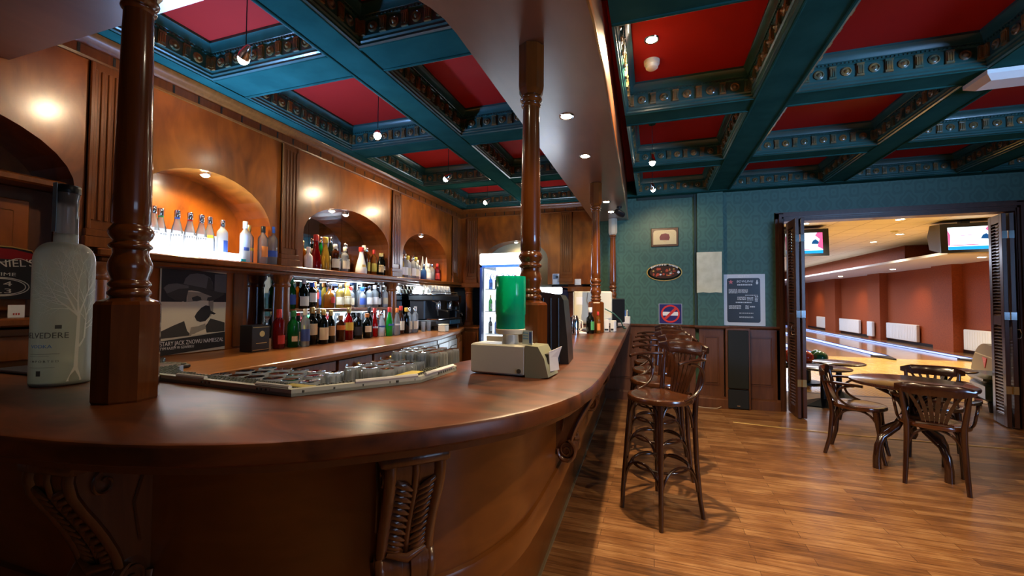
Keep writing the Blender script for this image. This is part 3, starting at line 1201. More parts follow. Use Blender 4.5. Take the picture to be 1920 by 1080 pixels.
for i in range(3):
    a, b = Vector(pts[i]), Vector(pts[i + 1])
    t = (b - a).normalized()
    ang = math.atan2(t.y, t.x)
    Ln = (b - a).length
    c = thing('panelled_cabinet', wd[i], 'cabinet', (a.x, a.y, 0), ang, 'panelled cabinets of the back bar')
    cm = K['coolwood'] if i < 2 else K['counter']
    mb = MB()
    mb.box((0.02, 0.03, 0.06), (Ln - 0.02, 0.10, ZK - 0.045))
    mb.build('carcass', cm, c, smooth=None)
    nd = 2 if Ln > 0.7 else 1
    for j in range(nd):
        x0, x1 = 0.02 + j * (Ln - 0.03) / nd, (j + 1) * (Ln - 0.03) / nd
        mb = MB()
        mb.bbox((x0, 0.012, 0.09), (x1, 0.03, 0.86), 0.004)
        mb.bbox((x0 + 0.07, 0.004, 0.16), (x1 - 0.07, 0.012, 0.79), 0.006)
        d = mb.build('door', cm, c)
        mb = MB()
        mb.tube([(x1 - 0.03, 0.012, 0.68), (x1 - 0.03, -0.015, 0.68), (x1 - 0.03, -0.015, 0.60), (x1 - 0.03, 0.012, 0.60)], 0.005, 8)
        mb.build('handle', K['blackm'], d)
ec = thing('end_cabinet', 'brown low cabinet left of the tall cooler in the corner', 'cabinet', (-2.70, 6.0, 0))
mb = MB()
mb.box((-0.38, -0.34, 0), (0.30, 0.20, 0.94))
mb.build('carcass', K['barfront'], ec, smooth=None)
mb = MB()
mb.bbox((-0.39, -0.36, 0.94), (0.31, 0.21, 0.965), 0.006)
mb.build('top_board', K['trimw'], ec)
mb = MB()
mb.bbox((-0.3, -0.36, 0.08), (0.27, -0.34, 0.90), 0.006)
mb.build('door', K['trimw'], ec)

# middle bottle shelf
ms = thing('bottle_shelf', 'short shelf with the middle row of bottles between two columns', 'shelf', (-3.0, 3.54, 1.245))
mb = MB()
mb.bbox((-0.110, -0.70, 0), (0.09, 0.72, 0.024), 0.005)
mb.build('shelf_board', K['counter'], ms)
mb = MB()
mb.box((0.088, -0.70, 0.002), (0.096, 0.72, 0.022))
mb.build('edge_strip', K['trimw'], ms, smooth=None)

# cool strip lamps under the two shelves
for (y0, z, l) in ((3.55, 1.583, 'slim cool strip lamp under the long shelf between the columns'), (3.60, 1.243, 'slim cool strip lamp under the short middle shelf'), (5.0, 1.583, 'slim cool strip lamp under the long shelf above the espresso machine')):
    t = thing('strip_lamp', l, 'lamp', (-2.93, y0, z - 0.031 if z > 1.5 else z), 0, 'strip lamps under the shelves')
    mb = MB()
    mb.bbox((-0.015, -0.40, -0.014), (0.015, 0.40, 0), 0.003)
    mb.build('housing', K['white'], t)
    mb = MB()
    mb.box((-0.010, -0.39, -0.016), (0.010, 0.39, -0.0142))
    mb.build('lit_tube', emit('cool_tube_' + str(int(y0 * 10)), (0.75, 0.88, 1.0), 14.0), t, smooth=None)
    light('AREA', (0.0, 0, -0.02), 5.0 if y0 < 4.5 else 14.0, (0.70, 0.85, 1.0), None, size=0.02, sizey=0.78, parent=t, name='tube_glow')

# ------------------------------------------------------------------ bottles
G = {
    'clear': glass('clear_glass', (0.93, 0.95, 0.97), 0.62, (0.62, 0.66, 0.70)),
    'frost': glass('frosted_glass', (0.9, 0.93, 0.97), 0.25, (0.75, 0.80, 0.86), 0.3),
    'green': glass('green_glass', (0.02, 0.45, 0.10), 0.5, (0.01, 0.22, 0.05)),
    'dark': glass('dark_glass', (0.03, 0.05, 0.03), 0.2, (0.008, 0.012, 0.008)),
    'brown': glass('brown_glass', (0.35, 0.12, 0.02), 0.4, (0.08, 0.025, 0.006)),
    'amber': glass('amber_spirit', (0.80, 0.36, 0.05), 0.5, (0.45, 0.17, 0.02)),
    'yellow': glass('yellow_spirit', (0.95, 0.75, 0.22), 0.5, (0.6, 0.42, 0.10)),
    'red': glass('red_liqueur', (0.65, 0.015, 0.02), 0.45, (0.35, 0.01, 0.012)),
    'greenl': glass('green_liqueur', (0.05, 0.75, 0.15), 0.45, (0.02, 0.42, 0.07)),
    'blue': glass('blue_glass', (0.18, 0.45, 0.85), 0.45, (0.08, 0.2, 0.5)),
    'white': mat('white_ceramic', (0.78, 0.77, 0.72), 0.3),
}
LM = {
    'cream': mat('cream_label', (0.74, 0.68, 0.48), 0.6), 'white': mat('white_label', (0.8, 0.8, 0.78), 0.6), 'red': mat('red_label', (0.55, 0.03, 0.02), 0.6),
    'yellow': mat('yellow_label', (0.8, 0.6, 0.08), 0.6), 'blue': mat('blue_label', (0.04, 0.10, 0.42), 0.6), 'black': mat('black_label', (0.02, 0.02, 0.02), 0.5),
    'tan': mat('tan_label', (0.55, 0.40, 0.2), 0.6), 'orange': mat('orange_label', (0.7, 0.22, 0.04), 0.6), 'green': mat('green_label', (0.06, 0.3, 0.08), 0.6), 'gold': mat('gold_label', (0.6, 0.42, 0.12), 0.4, 0.6),
}
CM = {'black': K['black'], 'silver': K['chrome'], 'gold': K['brass'], 'white': LM['white'], 'red': mat('red_cap', (0.6, 0.03, 0.02), 0.4), 'blue': mat('blue_cap', (0.03, 0.14, 0.6), 0.35),
      'green': mat('green_cap', (0.03, 0.28, 0.08), 0.4), 'cork': speck('cork', (0.4, 0.22, 0.1), (0.55, 0.34, 0.18), 60, 0.8), 'yellow': LM['yellow'], 'cream': LM['cream'], 'orange': LM['orange'], 'steel': K['chrome']}
PROF = {
    'spirit': [(0.93, 0), (1, 0.015), (1, 0.64), (0.93, 0.70), (0.55, 0.765), (0.38, 0.80), (0.36, 0.93), (0.40, 0.935), (0.40, 0.95)],
    'wine': [(0.93, 0), (1, 0.015), (1, 0.58), (0.88, 0.66), (0.5, 0.74), (0.38, 0.79), (0.36, 0.94), (0.41, 0.945), (0.41, 0.96)],
    'cone': [(0.95, 0), (1, 0.02), (0.98, 0.18), (0.7, 0.45), (0.45, 0.64), (0.34, 0.76), (0.32, 0.93), (0.38, 0.94), (0.38, 0.95)],
    'slope': [(0.93, 0), (1, 0.015), (1, 0.42), (0.85, 0.55), (0.52, 0.72), (0.40, 0.80), (0.38, 0.93), (0.42, 0.94), (0.42, 0.95)],
    'squat': [(0.9, 0), (1, 0.02), (1.0, 0.5), (0.9, 0.60), (0.5, 0.68), (0.36, 0.73), (0.36, 0.9), (0.42, 0.91), (0.42, 0.93)],
    'round': [(0.6, 0), (0.8, 0.03), (1, 0.22), (0.95, 0.40), (0.6, 0.58), (0.32, 0.68), (0.28, 0.90), (0.36, 0.91), (0.36, 0.93)],
    'spike': [(0.93, 0), (1, 0.02), (1, 0.40), (0.8, 0.5), (0.45, 0.68), (0.3, 0.8), (0.14, 0.95), (0.06, 1.0)],
}
_cache = {}


def bottle(label, xyz, h, r, shape, gl, cap, lab, group, lz=(0.14, 0.46), wrap=1.35, capf=0.16, band=None, kind='bottle'):
    t = thing('bottle', label, 'bottle', xyz, random.uniform(-0.5, 0.2), group)
    key = ('b', shape, gl, round(h, 3), round(r, 4))

    def part(name, key, fn, m):
        if key not in _cache:
            o = fn().build(name, m, t, smooth=50)
            _cache[key] = o.data
        else:
            o = bpy.data.objects.new(name, _cache[key])
            COL.objects.link(o)
            o.parent = t
        return o
    part('glass_body', key, lambda: MB().lathe([(a * r, b * h) for a, b in PROF[shape]], seg=16), G[gl])
    if shape != 'spike':
        nr = [a for a, b in PROF[shape]][-1] * r
        z1 = PROF[shape][-1][1] * h
        part('cap', ('c', cap, round(nr, 4), round(h, 3), shape, capf), lambda: MB().lathe([(nr * 1.12, z1 - capf * h * 0.75), (nr * 1.18, z1 - capf * h * 0.7), (nr * 1.18, h * 0.99), (nr * 1.0, h)], seg=14), CM[cap])
    if lab:
        def fl():
            mb = MB()
            n = 9
            vs, fs = [], []
            # radius along the label height follows the body
            for j, zz in enumerate((lz[0], (lz[0] + lz[1]) / 2, lz[1])):
                rr = None
                pr = PROF[shape]
                for (a0, b0), (a1, b1) in zip(pr, pr[1:]):
                    if b0 <= zz <= b1:
                        rr = a0 + (a1 - a0) * (zz - b0) / max(1e-6, b1 - b0)
                        break
                rr = (rr or 1) * r * 1.03
                for i in range(n):
                    a = -wrap + 2 * wrap * i / (n - 1)
                    vs.append((rr * math.cos(a), rr * math.sin(a), zz * h))
            for j in range(2):
                for i in range(n - 1):
                    fs.append((j * n + i, j * n + i + 1, (j + 1) * n + i + 1, (j + 1) * n + i))
            mb.add(vs, fs)
            return mb
        part('paper_label', ('l', lab, shape, round(h, 3), round(r, 4), lz, wrap), fl, LM[lab])
    if band:
        part('neck_band', ('n', band, shape, round(h, 3), round(r, 4)), lambda: MB().lathe([(r * 0.43, 0.80 * h), (r * 0.44, 0.81 * h), (r * 0.44, 0.85 * h), (r * 0.43, 0.86 * h)], seg=14), CM[band])
    return t


def ordinal(i):
    return ['first', 'second', 'third', 'fourth', 'fifth', 'sixth', 'seventh', 'eighth', 'ninth', 'tenth', 'eleventh', 'twelfth', 'thirteenth', 'fourteenth', 'fifteenth', 'sixteenth', 'seventeenth', 'eighteenth', 'nineteenth', 'twentieth', 'twenty-first', 'twenty-second', 'twenty-third', 'twenty-fourth', 'twenty-fifth', 'twenty-sixth', 'twenty-seventh', 'twenty-eighth'][i]


GN = {'clear': 'clear', 'frost': 'frosted white', 'green': 'green', 'dark': 'dark glass', 'brown': 'brown', 'amber': 'amber', 'yellow': 'yellowish', 'red': 'red', 'greenl': 'bright green', 'blue': 'bluish', 'white': 'white ceramic'}


def row(where, group, X, z, items):
    placed = []
    for i, it in enumerate(items):
        y, h, r, shape, gl, cap, lab = it[:7]
        kw = dict(it[7]) if len(it) > 7 else {}
        want = kw.pop('dx', random.uniform(-0.03, 0.03))
        dz = kw.pop('dz', 0)
        best = None
        for rr in (r, r * 0.94, r * 0.88, r * 0.82):
            for c in sorted([q * 0.01 for q in range(-14, 10)], key=lambda q: abs(q - want)):
                if all((y - b) ** 2 + (c - a) ** 2 > (1.05 * (rr + q)) ** 2 for a, b, q in placed):
                    best = (c, rr)
                    break
            if best:
                break
        c, rr = best or (want, r * 0.8)
        placed.append((c, y, rr))
        l = '%s bottle, %s cap, %s%s from left %s' % (GN[gl], cap, (lab + ' label, ') if lab else '', ordinal(i), where)
        bottle(l, (X + c, y, z + dz), h, rr, shape, gl, cap, lab, group, **kw)


# the edge-lit display under the row of vodka bottles
ld = thing('lit_bottle_display', 'glowing white display step under the seven vodka bottles', 'display stand', (-3.02, 2.02, ZSH + 0.001))
mb = MB()
mb.bbox((-0.09, -0.34, 0), (0.13, 0.30, 0.022), 0.004)
mb.build('lit_base', emit('display_light_base', (0.72, 0.82, 1.0), 9.0), ld)
mb = MB()
mb.box((0.122, -0.34, 0.022), (0.126, 0.29, 0.055))
mb.build('lit_front_lip', emit('display_light_lip', (0.8, 0.88, 1.0), 6.0), ld, smooth=None)
mb = MB()
mb.bbox((-0.088, -0.34, 0.022), (-0.080, 0.29, 0.19), 0.002)
mb.build('lit_back_panel', emit('display_light_back', (0.8, 0.87, 1.0), 2.0), ld)
mb = MB()
mb.box((0.10, 0.301, 0.002), (0.13, 0.34, 0.02))
mb.build('teal_end_cap', mat('teal_acrylic', (0.02, 0.5, 0.6), 0.3), ld, smooth=None)
light('AREA', (-2.86, 2.02, ZSH + 0.06), 20.0, (0.20, 0.46, 1.0), (-2.25, 2.1, 2.79), size=0.66, sizey=0.1, name='display_glow', spread=120)
row('on the lit shelf', 'vodka bottles under the lit arch', -3.02, ZSH + 0.003, [
    (1.815, 0.29, 0.036, 'slope', 'clear', 'silver', 'white', dict(dz=0.022, dx=0)), (1.882, 0.29, 0.036, 'slope', 'clear', 'silver', 'white', dict(dz=0.022, dx=0, band='green')), (1.957, 0.29, 0.036, 'slope', 'clear', 'silver', 'white', dict(dz=0.022, dx=0, band='blue')),
    (2.039, 0.29, 0.036, 'slope', 'clear', 'silver', 'white', dict(dz=0.022, dx=0, band='red')), (2.117, 0.29, 0.036, 'slope', 'clear', 'silver', 'white', dict(dz=0.022, dx=0, band='silver')), (2.19, 0.29, 0.036, 'slope', 'clear', 'silver', 'yellow', dict(dz=0.022, dx=0, lz=(0.46, 0.54), wrap=0.6)),
    (2.271, 0.28, 0.036, 'spirit', 'frost', 'silver', 'blue', dict(dz=0.022, dx=0, wrap=0.5)), (2.406, 0.315, 0.036, 'spirit', 'frost', 'white', 'blue', dict(dx=0.06, lz=(0.28, 0.36), wrap=0.5)), (2.471, 0.30, 0.034, 'spirit', 'clear', 'gold', 'yellow', dict(dx=0.05, lz=(0.32, 0.40), wrap=0.8)),
    (2.545, 0.30, 0.037, 'spirit', 'clear', 'black', 'orange', dict(dx=0.08, lz=(0.18, 0.46), wrap=0.7)), (2.625, 0.31, 0.037, 'spirit', 'clear', 'blue', 'blue', dict(dx=0.10, lz=(0.2, 0.36)))])
row('in middle arch', 'spirit bottles in the middle arch', -3.03, ZSH + 0.001, [
    (2.99, 0.37, 0.034, 'spirit', 'clear', 'silver', 'white', dict(dx=-0.05)), (3.045, 0.20, 0.036, 'squat', 'white', 'white', None, dict(dx=0.06)), (3.10, 0.27, 0.035, 'wine', 'amber', 'gold', None, dict(dx=-0.07)), (3.165, 0.33, 0.055, 'cone', 'red', 'red', None, dict(dx=0.03)),
    (3.215, 0.21, 0.036, 'round', 'clear', 'white', 'white', dict(dx=-0.02)), (3.285, 0.325, 0.056, 'cone', 'yellow', 'yellow', None, dict(dx=0.03)), (3.35, 0.34, 0.038, 'wine', 'green', 'silver', 'cream', dict(dx=-0.09)), (3.395, 0.27, 0.040, 'spirit', 'brown', 'white', 'cream', dict(dx=0.05)),
    (3.47, 0.24, 0.048, 'squat', 'clear', 'white', 'white', dict(dx=0.08)), (3.50, 0.36, 0.040, 'wine', 'dark', 'silver', 'cream', dict(dx=-0.08)), (3.545, 0.26, 0.036, 'spirit', 'clear', 'cream', 'cream', dict(dx=-0.02)), (3.615, 0.31, 0.044, 'slope', 'dark', 'silver', 'cream', dict(dx=0.03)),
    (3.67, 0.23, 0.042, 'squat', 'blue', 'silver', 'blue', dict(dx=-0.08)), (3.765, 0.285, 0.060, 'cone', 'white', 'red', 'gold', dict(dx=0.07, lz=(0.25, 0.34), wrap=0.4)), (3.87, 0.32, 0.043, 'spirit', 'brown', 'cream', None, dict(dx=0.02)), (3.955, 0.31, 0.042, 'spirit', 'amber', 'silver', 'yellow', dict(dx=0.02)),
    (4.03, 0.29, 0.036, 'spirit', 'amber', 'red', 'yellow', dict(dx=0.03)), (4.10, 0.26, 0.040, 'slope', 'dark', 'gold', 'tan', dict(dx=0.05)), (4.175, 0.27, 0.036, 'wine', 'dark', 'gold', 'cream', dict(dx=0.06, lz=(0.25, 0.42), wrap=0.8))])
row('in far arch', 'pale bottles in the far arch', -3.03, ZSH + 0.001, [
    (4.60, 0.30, 0.04, 'wine', 'yellow', 'gold', 'white'), (4.69, 0.31, 0.044, 'spirit', 'clear', 'silver', 'white'), (4.78, 0.30, 0.042, 'spirit', 'frost', 'yellow', 'cream'), (4.87, 0.31, 0.044, 'spirit', 'clear', 'silver', 'white'),
    (4.97, 0.30, 0.045, 'spirit', 'clear', 'yellow', 'cream'), (5.06, 0.27, 0.045, 'spirit', 'frost', 'cream', 'white'), (5.13, 0.22, 0.04, 'squat', 'blue', 'silver', None), (5.20, 0.34, 0.046, 'spike', 'clear', 'silver', 'white'),
    (5.29, 0.24, 0.045, 'squat', 'frost', 'white', 'white'), (5.36, 0.34, 0.046, 'spike', 'frost', 'silver', None), (5.45, 0.25, 0.045, 'spirit', 'clear', 'silver', None), (5.52, 0.23, 0.045, 'squat', 'clear', 'gold', 'cream'), (5.61, 0.27, 0.043, 'spirit', 'red', 'red', 'red')])
MZ = 1.2705
row('on short middle shelf', 'bottles on the short middle shelf', -3.0, MZ, [
    (2.90, 0.27, 0.038, 'wine', 'green', 'green', 'blue'), (3.00, 0.265, 0.042, 'wine', 'dark', 'white', 'white', dict(lz=(0.1, 0.42), dx=0.03)), (3.095, 0.24, 0.042, 'spirit', 'dark', 'blue', 'white', dict(lz=(0.25, 0.6), dx=0.03)), (3.17, 0.25, 0.038, 'spirit', 'amber', 'orange', 'red', dict(lz=(0.35, 0.6))),
    (3.245, 0.24, 0.036, 'spirit', 'blue', 'silver', 'blue', dict(dx=-0.05)), (3.315, 0.23, 0.05, 'squat', 'amber', 'silver', 'red', dict(lz=(0.22, 0.48), wrap=0.6, dx=0.03)), (3.385, 0.27, 0.036, 'cone', 'blue', 'silver', None, dict(dx=-0.05)), (3.46, 0.24, 0.04, 'spirit', 'yellow', 'gold', 'cream', dict(dx=0.03)),
    (3.56, 0.26, 0.048, 'slope', 'yellow', 'orange', 'cream', dict(dx=0.03)), (3.65, 0.22, 0.04, 'spirit', 'clear', 'red', 'cream'), (3.715, 0.24, 0.037, 'wine', 'clear', 'silver', 'red', dict(dx=-0.04)), (3.79, 0.22, 0.042, 'squat', 'clear', 'blue', 'blue', dict(dx=0.04)), (3.855, 0.25, 0.036, 'spirit', 'clear', 'silver', None, dict(dx=-0.05)),
    (3.92, 0.24, 0.042, 'spirit', 'clear', 'silver', 'white', dict(dx=0.03)), (4.015, 0.25, 0.046, 'spirit', 'clear', 'white', 'white', dict(dx=0.03)), (4.10, 0.22, 0.036, 'spirit', 'dark', 'black', 'white'), (4.165, 0.25, 0.036, 'wine', 'blue', 'silver', 'white', dict(dx=0.0)), (4.225, 0.24, 0.034, 'spirit', 'frost', 'cream', 'cream', dict(dx=0.02))])
CX = -2.80
row('on back worktop', 'liqueur bottles standing on the back worktop', CX, ZK + 0.001, [
    (2.585, 0.31, 0.043, 'spirit', 'red', 'red', 'red', dict(dx=0, lz=(0.12, 0.34), wrap=0.8, capf=0.24)), (2.715, 0.295, 0.045, 'wine', 'green', 'green', 'cream', dict(dx=0.01, lz=(0.16, 0.3), wrap=0.5)), (2.79, 0.31, 0.036, 'spirit', 'clear', 'white', 'blue', dict(dx=0.02)), (2.845, 0.25, 0.036, 'spirit', 'green', 'black', 'cream', dict(dx=-0.07)),
    (2.925, 0.32, 0.046, 'wine', 'dark', 'gold', 'cream', dict(dx=0.0, lz=(0.26, 0.56), wrap=0.8)), (3.005, 0.30, 0.042, 'wine', 'dark', 'gold', 'cream', dict(dx=0.03, lz=(0.12, 0.48))), (3.06, 0.31, 0.038, 'wine', 'dark', 'cream', 'white', dict(dx=-0.06)), (3.115, 0.29, 0.040, 'wine', 'dark', 'gold', 'tan', dict(dx=0.03, lz=(0.22, 0.52))),
    (3.18, 0.22, 0.040, 'spirit', 'brown', 'black', None, dict(dx=-0.03)), (3.245, 0.24, 0.042, 'spirit', 'brown', 'cork', 'orange', dict(dx=0.03, lz=(0.45, 0.62))), (3.30, 0.23, 0.038, 'spirit', 'clear', 'silver', 'white', dict(dx=0.05)), (3.39, 0.31, 0.044, 'wine', 'red', 'gold', 'yellow', dict(dx=0.0, lz=(0.3, 0.55))),
    (3.455, 0.23, 0.038, 'spirit', 'dark', 'green', 'yellow', dict(dx=-0.05, lz=(0.3, 0.55))), (3.525, 0.26, 0.044, 'spirit', 'dark', 'black', 'black', dict(dx=-0.02)), (3.615, 0.25, 0.044, 'wine', 'dark', 'orange', 'cream', dict(dx=0.04, lz=(0.25, 0.5), wrap=0.9)), (3.70, 0.31, 0.040, 'wine', 'dark', 'black', None, dict(dx=0.0)),
    (3.79, 0.30, 0.038, 'slope', 'red', 'red', 'white', dict(dx=0.0, lz=(0.3, 0.36))), (3.86, 0.27, 0.036, 'slope', 'clear', 'steel', 'blue', dict(dx=0.03, lz=(0.36, 0.42))), (3.925, 0.31, 0.038, 'slope', 'greenl', 'red', 'blue', dict(dx=0.05, lz=(0.36, 0.42))), (4.0, 0.30, 0.037, 'slope', 'clear', 'orange', 'blue', dict(dx=0.05, lz=(0.36, 0.42))), (4.07, 0.30, 0.037, 'slope', 'clear', 'orange', 'white', dict(dx=0.05, lz=(0.36, 0.42))),
    (4.205, 0.32, 0.042, 'wine', 'brown', 'red', 'cream', dict(dx=0.05)), (4.30, 0.30, 0.040, 'wine', 'dark', 'yellow', None, dict(dx=0.06)), (4.38, 0.30, 0.036, 'spirit', 'clear', 'silver', 'cream', dict(dx=0.05)), (4.45, 0.30, 0.036, 'spirit', 'clear', 'silver', 'cream', dict(dx=0.07)), (4.52, 0.31, 0.036, 'spirit', 'clear', 'white', 'white', dict(dx=0.06))])

# ------------------------------------------------------------------ things on the back worktop
bx = thing('gift_box', 'black and gold gift box standing left of the red liqueur bottle', 'box', (-2.83, 2.40, ZK))
mb = MB()
mb.bbox((-0.06, -0.075, 0), (0.06, 0.075, 0.195), 0.003)
mb.build('carton', K['black'], bx)
mb = MB()
for z in (0.012, 0.178):
    mb.box((0.0602, -0.068, z), (0.0612, 0.068, z + 0.003))
mb.tube([(0.0602, 0.01, 0.13), (0.0612, 0.01, 0.13)], 0.022, 16)
mb.box((0.0602, -0.04, 0.06), (0.0612, 0.05, 0.064))
mb.build('gold_print', K['brass'], bx, smooth=None)
lz_ = thing('liqueur_carton', 'small pale carton between the black gift box and red bottle', 'box', (-2.84, 2.505, ZK))
mb = MB()
mb.bbox((-0.03, -0.022, 0), (0.03, 0.022, 0.085), 0.002)
mb.build('carton', LM['tan'], lz_)

# coffee machine with cups on its top
cf = thing('coffee_machine', 'black and steel espresso machine on the back worktop', 'coffee machine', (-2.80, 5.22, ZK))
mb = MB()
mb.bbox((-0.25, -0.38, 0.05), (0.17, 0.38, 0.13), 0.012)
mb.build('base', K['blackm'], cf)
mb = MB()
mb.bbox((-0.25, -0.36, 0.13), (-0.02, 0.36, 0.40), 0.015)
mb.build('boiler_body', K['black'], cf)
mb = MB()
mb.bbox((-0.26, -0.38, 0.38), (0.12, 0.38, 0.46), 0.015)
mb.build('head', K['blackm'], cf)
mb = MB()
mb.bbox((-0.26, -0.385, 0.46), (0.10, 0.385, 0.475), 0.004)
mb.tube([(0.09, -0.37, 0.50), (0.09, 0.37, 0.50)], 0.006, 8)
for y in (-0.37, 0, 0.37):
    mb.tube([(0.09, y, 0.47), (0.09, y, 0.50)], 0.005, 8)
mb.build('cup_rail', K['chrome'], cf)
mb = MB()
mb.bbox((0.0, -0.34, 0.13), (0.175, 0.34, 0.15), 0.004)
mb.build('drip_grate', K['chrome'], cf)
mb = MB()
mb.bbox((0.171, -0.02, 0.06), (0.178, 0.30, 0.12), 0.003)
mb.build('control_panel', mat('blue_steel_panel', (0.10, 0.28, 0.42), 0.25, 0.7), cf)
for y in (-0.17, 0.17):
    mb = MB()
    mb.lathe([(0.036, 0.27), (0.038, 0.30), (0.038, 0.36), (0.03, 0.38)], (0.07, y, 0), 18)
    g = mb.build('group_head', K['chrome'], cf)
    mb = MB()
    mb.lathe([(0.034, 0.245), (0.036, 0.25), (0.036, 0.272), (0.03, 0.275)], (0.07, y, 0), 18)
    mb.tube([(0.10, y, 0.262), (0.15, y, 0.255), (0.22, y, 0.235)], [0.007, 0.010, 0.013], 10)
    mb.build('portafilter', K['black'], g)
for y in (-0.33, 0.33):
    mb = MB()
    mb.tube([(0.08, y, 0.38), (0.13, y, 0.36), (0.145, y, 0.30), (0.16, y, 0.19)], 0.006, 8)
    mb.build('steam_wand', K['chrome'], cf)
for x in (-0.2, 0.12):
    for y in (-0.33, 0.33):
        mb = MB()
        mb.lathe([(0.02, 0), (0.018, 0.05)], (x, y, 0), 12)
        mb.build('foot', K['black'], cf)


def cup_bm(R=0.036, H=0.055):
    mb = MB()
    mb.lathe([(R * 0.55, 0), (R * 0.75, 0.012), (R, H), (R * 0.93, H), (R * 0.68, 0.014), (0.001, 0.008)], seg=16, caps=False)
    mb.tube([(R * 0.85, 0, H * 0.8), (R * 1.35, 0, H * 0.75), (R * 1.35, 0, H * 0.35), (R * 0.75, 0, H * 0.3)], 0.004, 6)
    return mb


cupm = None
n = 0
for layer in (0, 1):
    for r_ in range(3):
        for c_ in range(8 - layer):
            x, y = -2.80 - 0.20 + r_ * 0.095 + layer * 0.01, 5.22 - 0.32 + c_ * 0.088 + layer * 0.044
            z = ZK + 0.476 + layer * 0.057
            if cupm is None:
                cupm = cup_bm().build('coffee_cup', K['white'])
                o = cupm
            else:
                o = cupm.copy()
                COL.objects.link(o)
            # upside down on the cup warmer
            o.location = (x, y, z + 0.055)
            o.rotation_euler = (PI, 0, random.uniform(0, 6))
            tag(o, 'white cup on espresso machine, %s layer, %s row from wall, %s from left' % (['lower', 'upper'][layer], ordinal(r_), ordinal(c_)), 'cup', 'white cups on the espresso machine')
fl = thing('coffee_canister', 'small cream tin in front of the espresso machine', 'tin', (-2.46, 4.70, ZK))
mb = MB()
mb.bbox((-0.05, -0.05, 0), (0.05, 0.05, 0.085), 0.008)
mb.build('tin_body', K['cream'], fl)
mb = MB()
mb.bbox((-0.052, -0.052, 0.085), (0.052, 0.052, 0.095), 0.004)
mb.build('tin_lid', K['cream'], fl)
for i, (x, y) in enumerate(((-2.72, 4.66), (-2.70, 4.76))):
    t = thing('tumbler', ['tall clear tumbler left of the espresso machine, nearer one', 'tall clear tumbler left of the espresso machine, next to its steam wand'][i], 'glass', (x, y, ZK))
    mb = MB()
    mb.lathe([(0.026, 0), (0.033, 0.12), (0.031, 0.12), (0.024, 0.006), (0.001, 0.006)], seg=16, caps=False)
    mb.build('glass_body', G['clear'], t)
gr = thing('coffee_grinder', 'dark coffee grinder in the corner right of the espresso machine', 'grinder', (-2.84, 5.80, ZK))
mb = MB()
mb.bbox((-0.09, -0.09, 0), (0.09, 0.09, 0.06), 0.01)
mb.bbox((-0.08, -0.07, 0.06), (0.05, 0.07, 0.30), 0.015)
mb.build('grinder_body', K['blackm'], gr)
mb = MB()
mb.lathe([(0.04, 0.30), (0.085, 0.36), (0.09, 0.46), (0.088, 0.46), (0.08, 0.37), (0.03, 0.30)], seg=18, caps=False)
mb.build('bean_hopper', G['brown'], gr)
mb = MB()
mb.tube([(0.05, 0, 0.2), (0.11, 0, 0.2), (0.12, 0, 0.16)], 0.012, 8)
mb.build('spout', K['chrome'], gr)

# cash drawer like black pad with cable on the worktop near the poster
pd = thing('card_reader', 'black ribbed keypad lying on the worktop below the portrait poster', 'keypad', (-2.55, 1.63, ZK), 0.15)
mb = MB()
mb.bbox((-0.085, -0.06, 0), (0.085, 0.06, 0.022), 0.006)
mb.build('case', K['black'], pd)
mb = MB()
for i in range(5):
    for j in range(3):
        mb.bbox((-0.072 + i * 0.03, -0.05 + j * 0.034, 0.022), (-0.048 + i * 0.03, -0.022 + j * 0.034, 0.030), 0.004)
mb.build('keys', mat('grey_keys', (0.10, 0.10, 0.09), 0.35), pd)
mb = MB()
mb.tube([(-0.085, 0.03, 0.012), (-0.13, 0.06, 0.02), (-0.16, 0.10, 0.03), (-0.2, 0.12, 0.012)], [0.012, 0.016, 0.018, 0.008], 8)
mb.build('cord_grip', K['black'], pd)

# ------------------------------------------------------------------ portrait poster
po = thing('portrait_poster', 'black and white poster of a man in a broad hat on the back bar panelling', 'poster', (-3.112, 2.15, 0.972))
PWD, PHT = 0.46, 0.60
g1, g2, g3, g4, g5 = [mat('print_grey_%d' % i, c, 0.7) for i, c in enumerate([(0.84, 0.78, 0.58), (0.36, 0.33, 0.25), (0.13, 0.13, 0.125), (0.05, 0.048, 0.042), (0.02, 0.02, 0.022)])]
mb = MB()
mb.box((0, -PWD / 2, 0), (0.002, PWD / 2, PHT))
mb.build('sheet', mat('aged_poster_paper', (0.66, 0.62, 0.48), 0.7), po, smooth=None)
# printed picture and the shelf's painted-in shadow, built as thin inked shapes; coordinates in px of the sheet (780 x 1080 crop)
def PX(x, y):
    return (-PWD / 2 + (x - 10) / 735 * PWD, PHT - (y - 30) / 1040 * PHT)


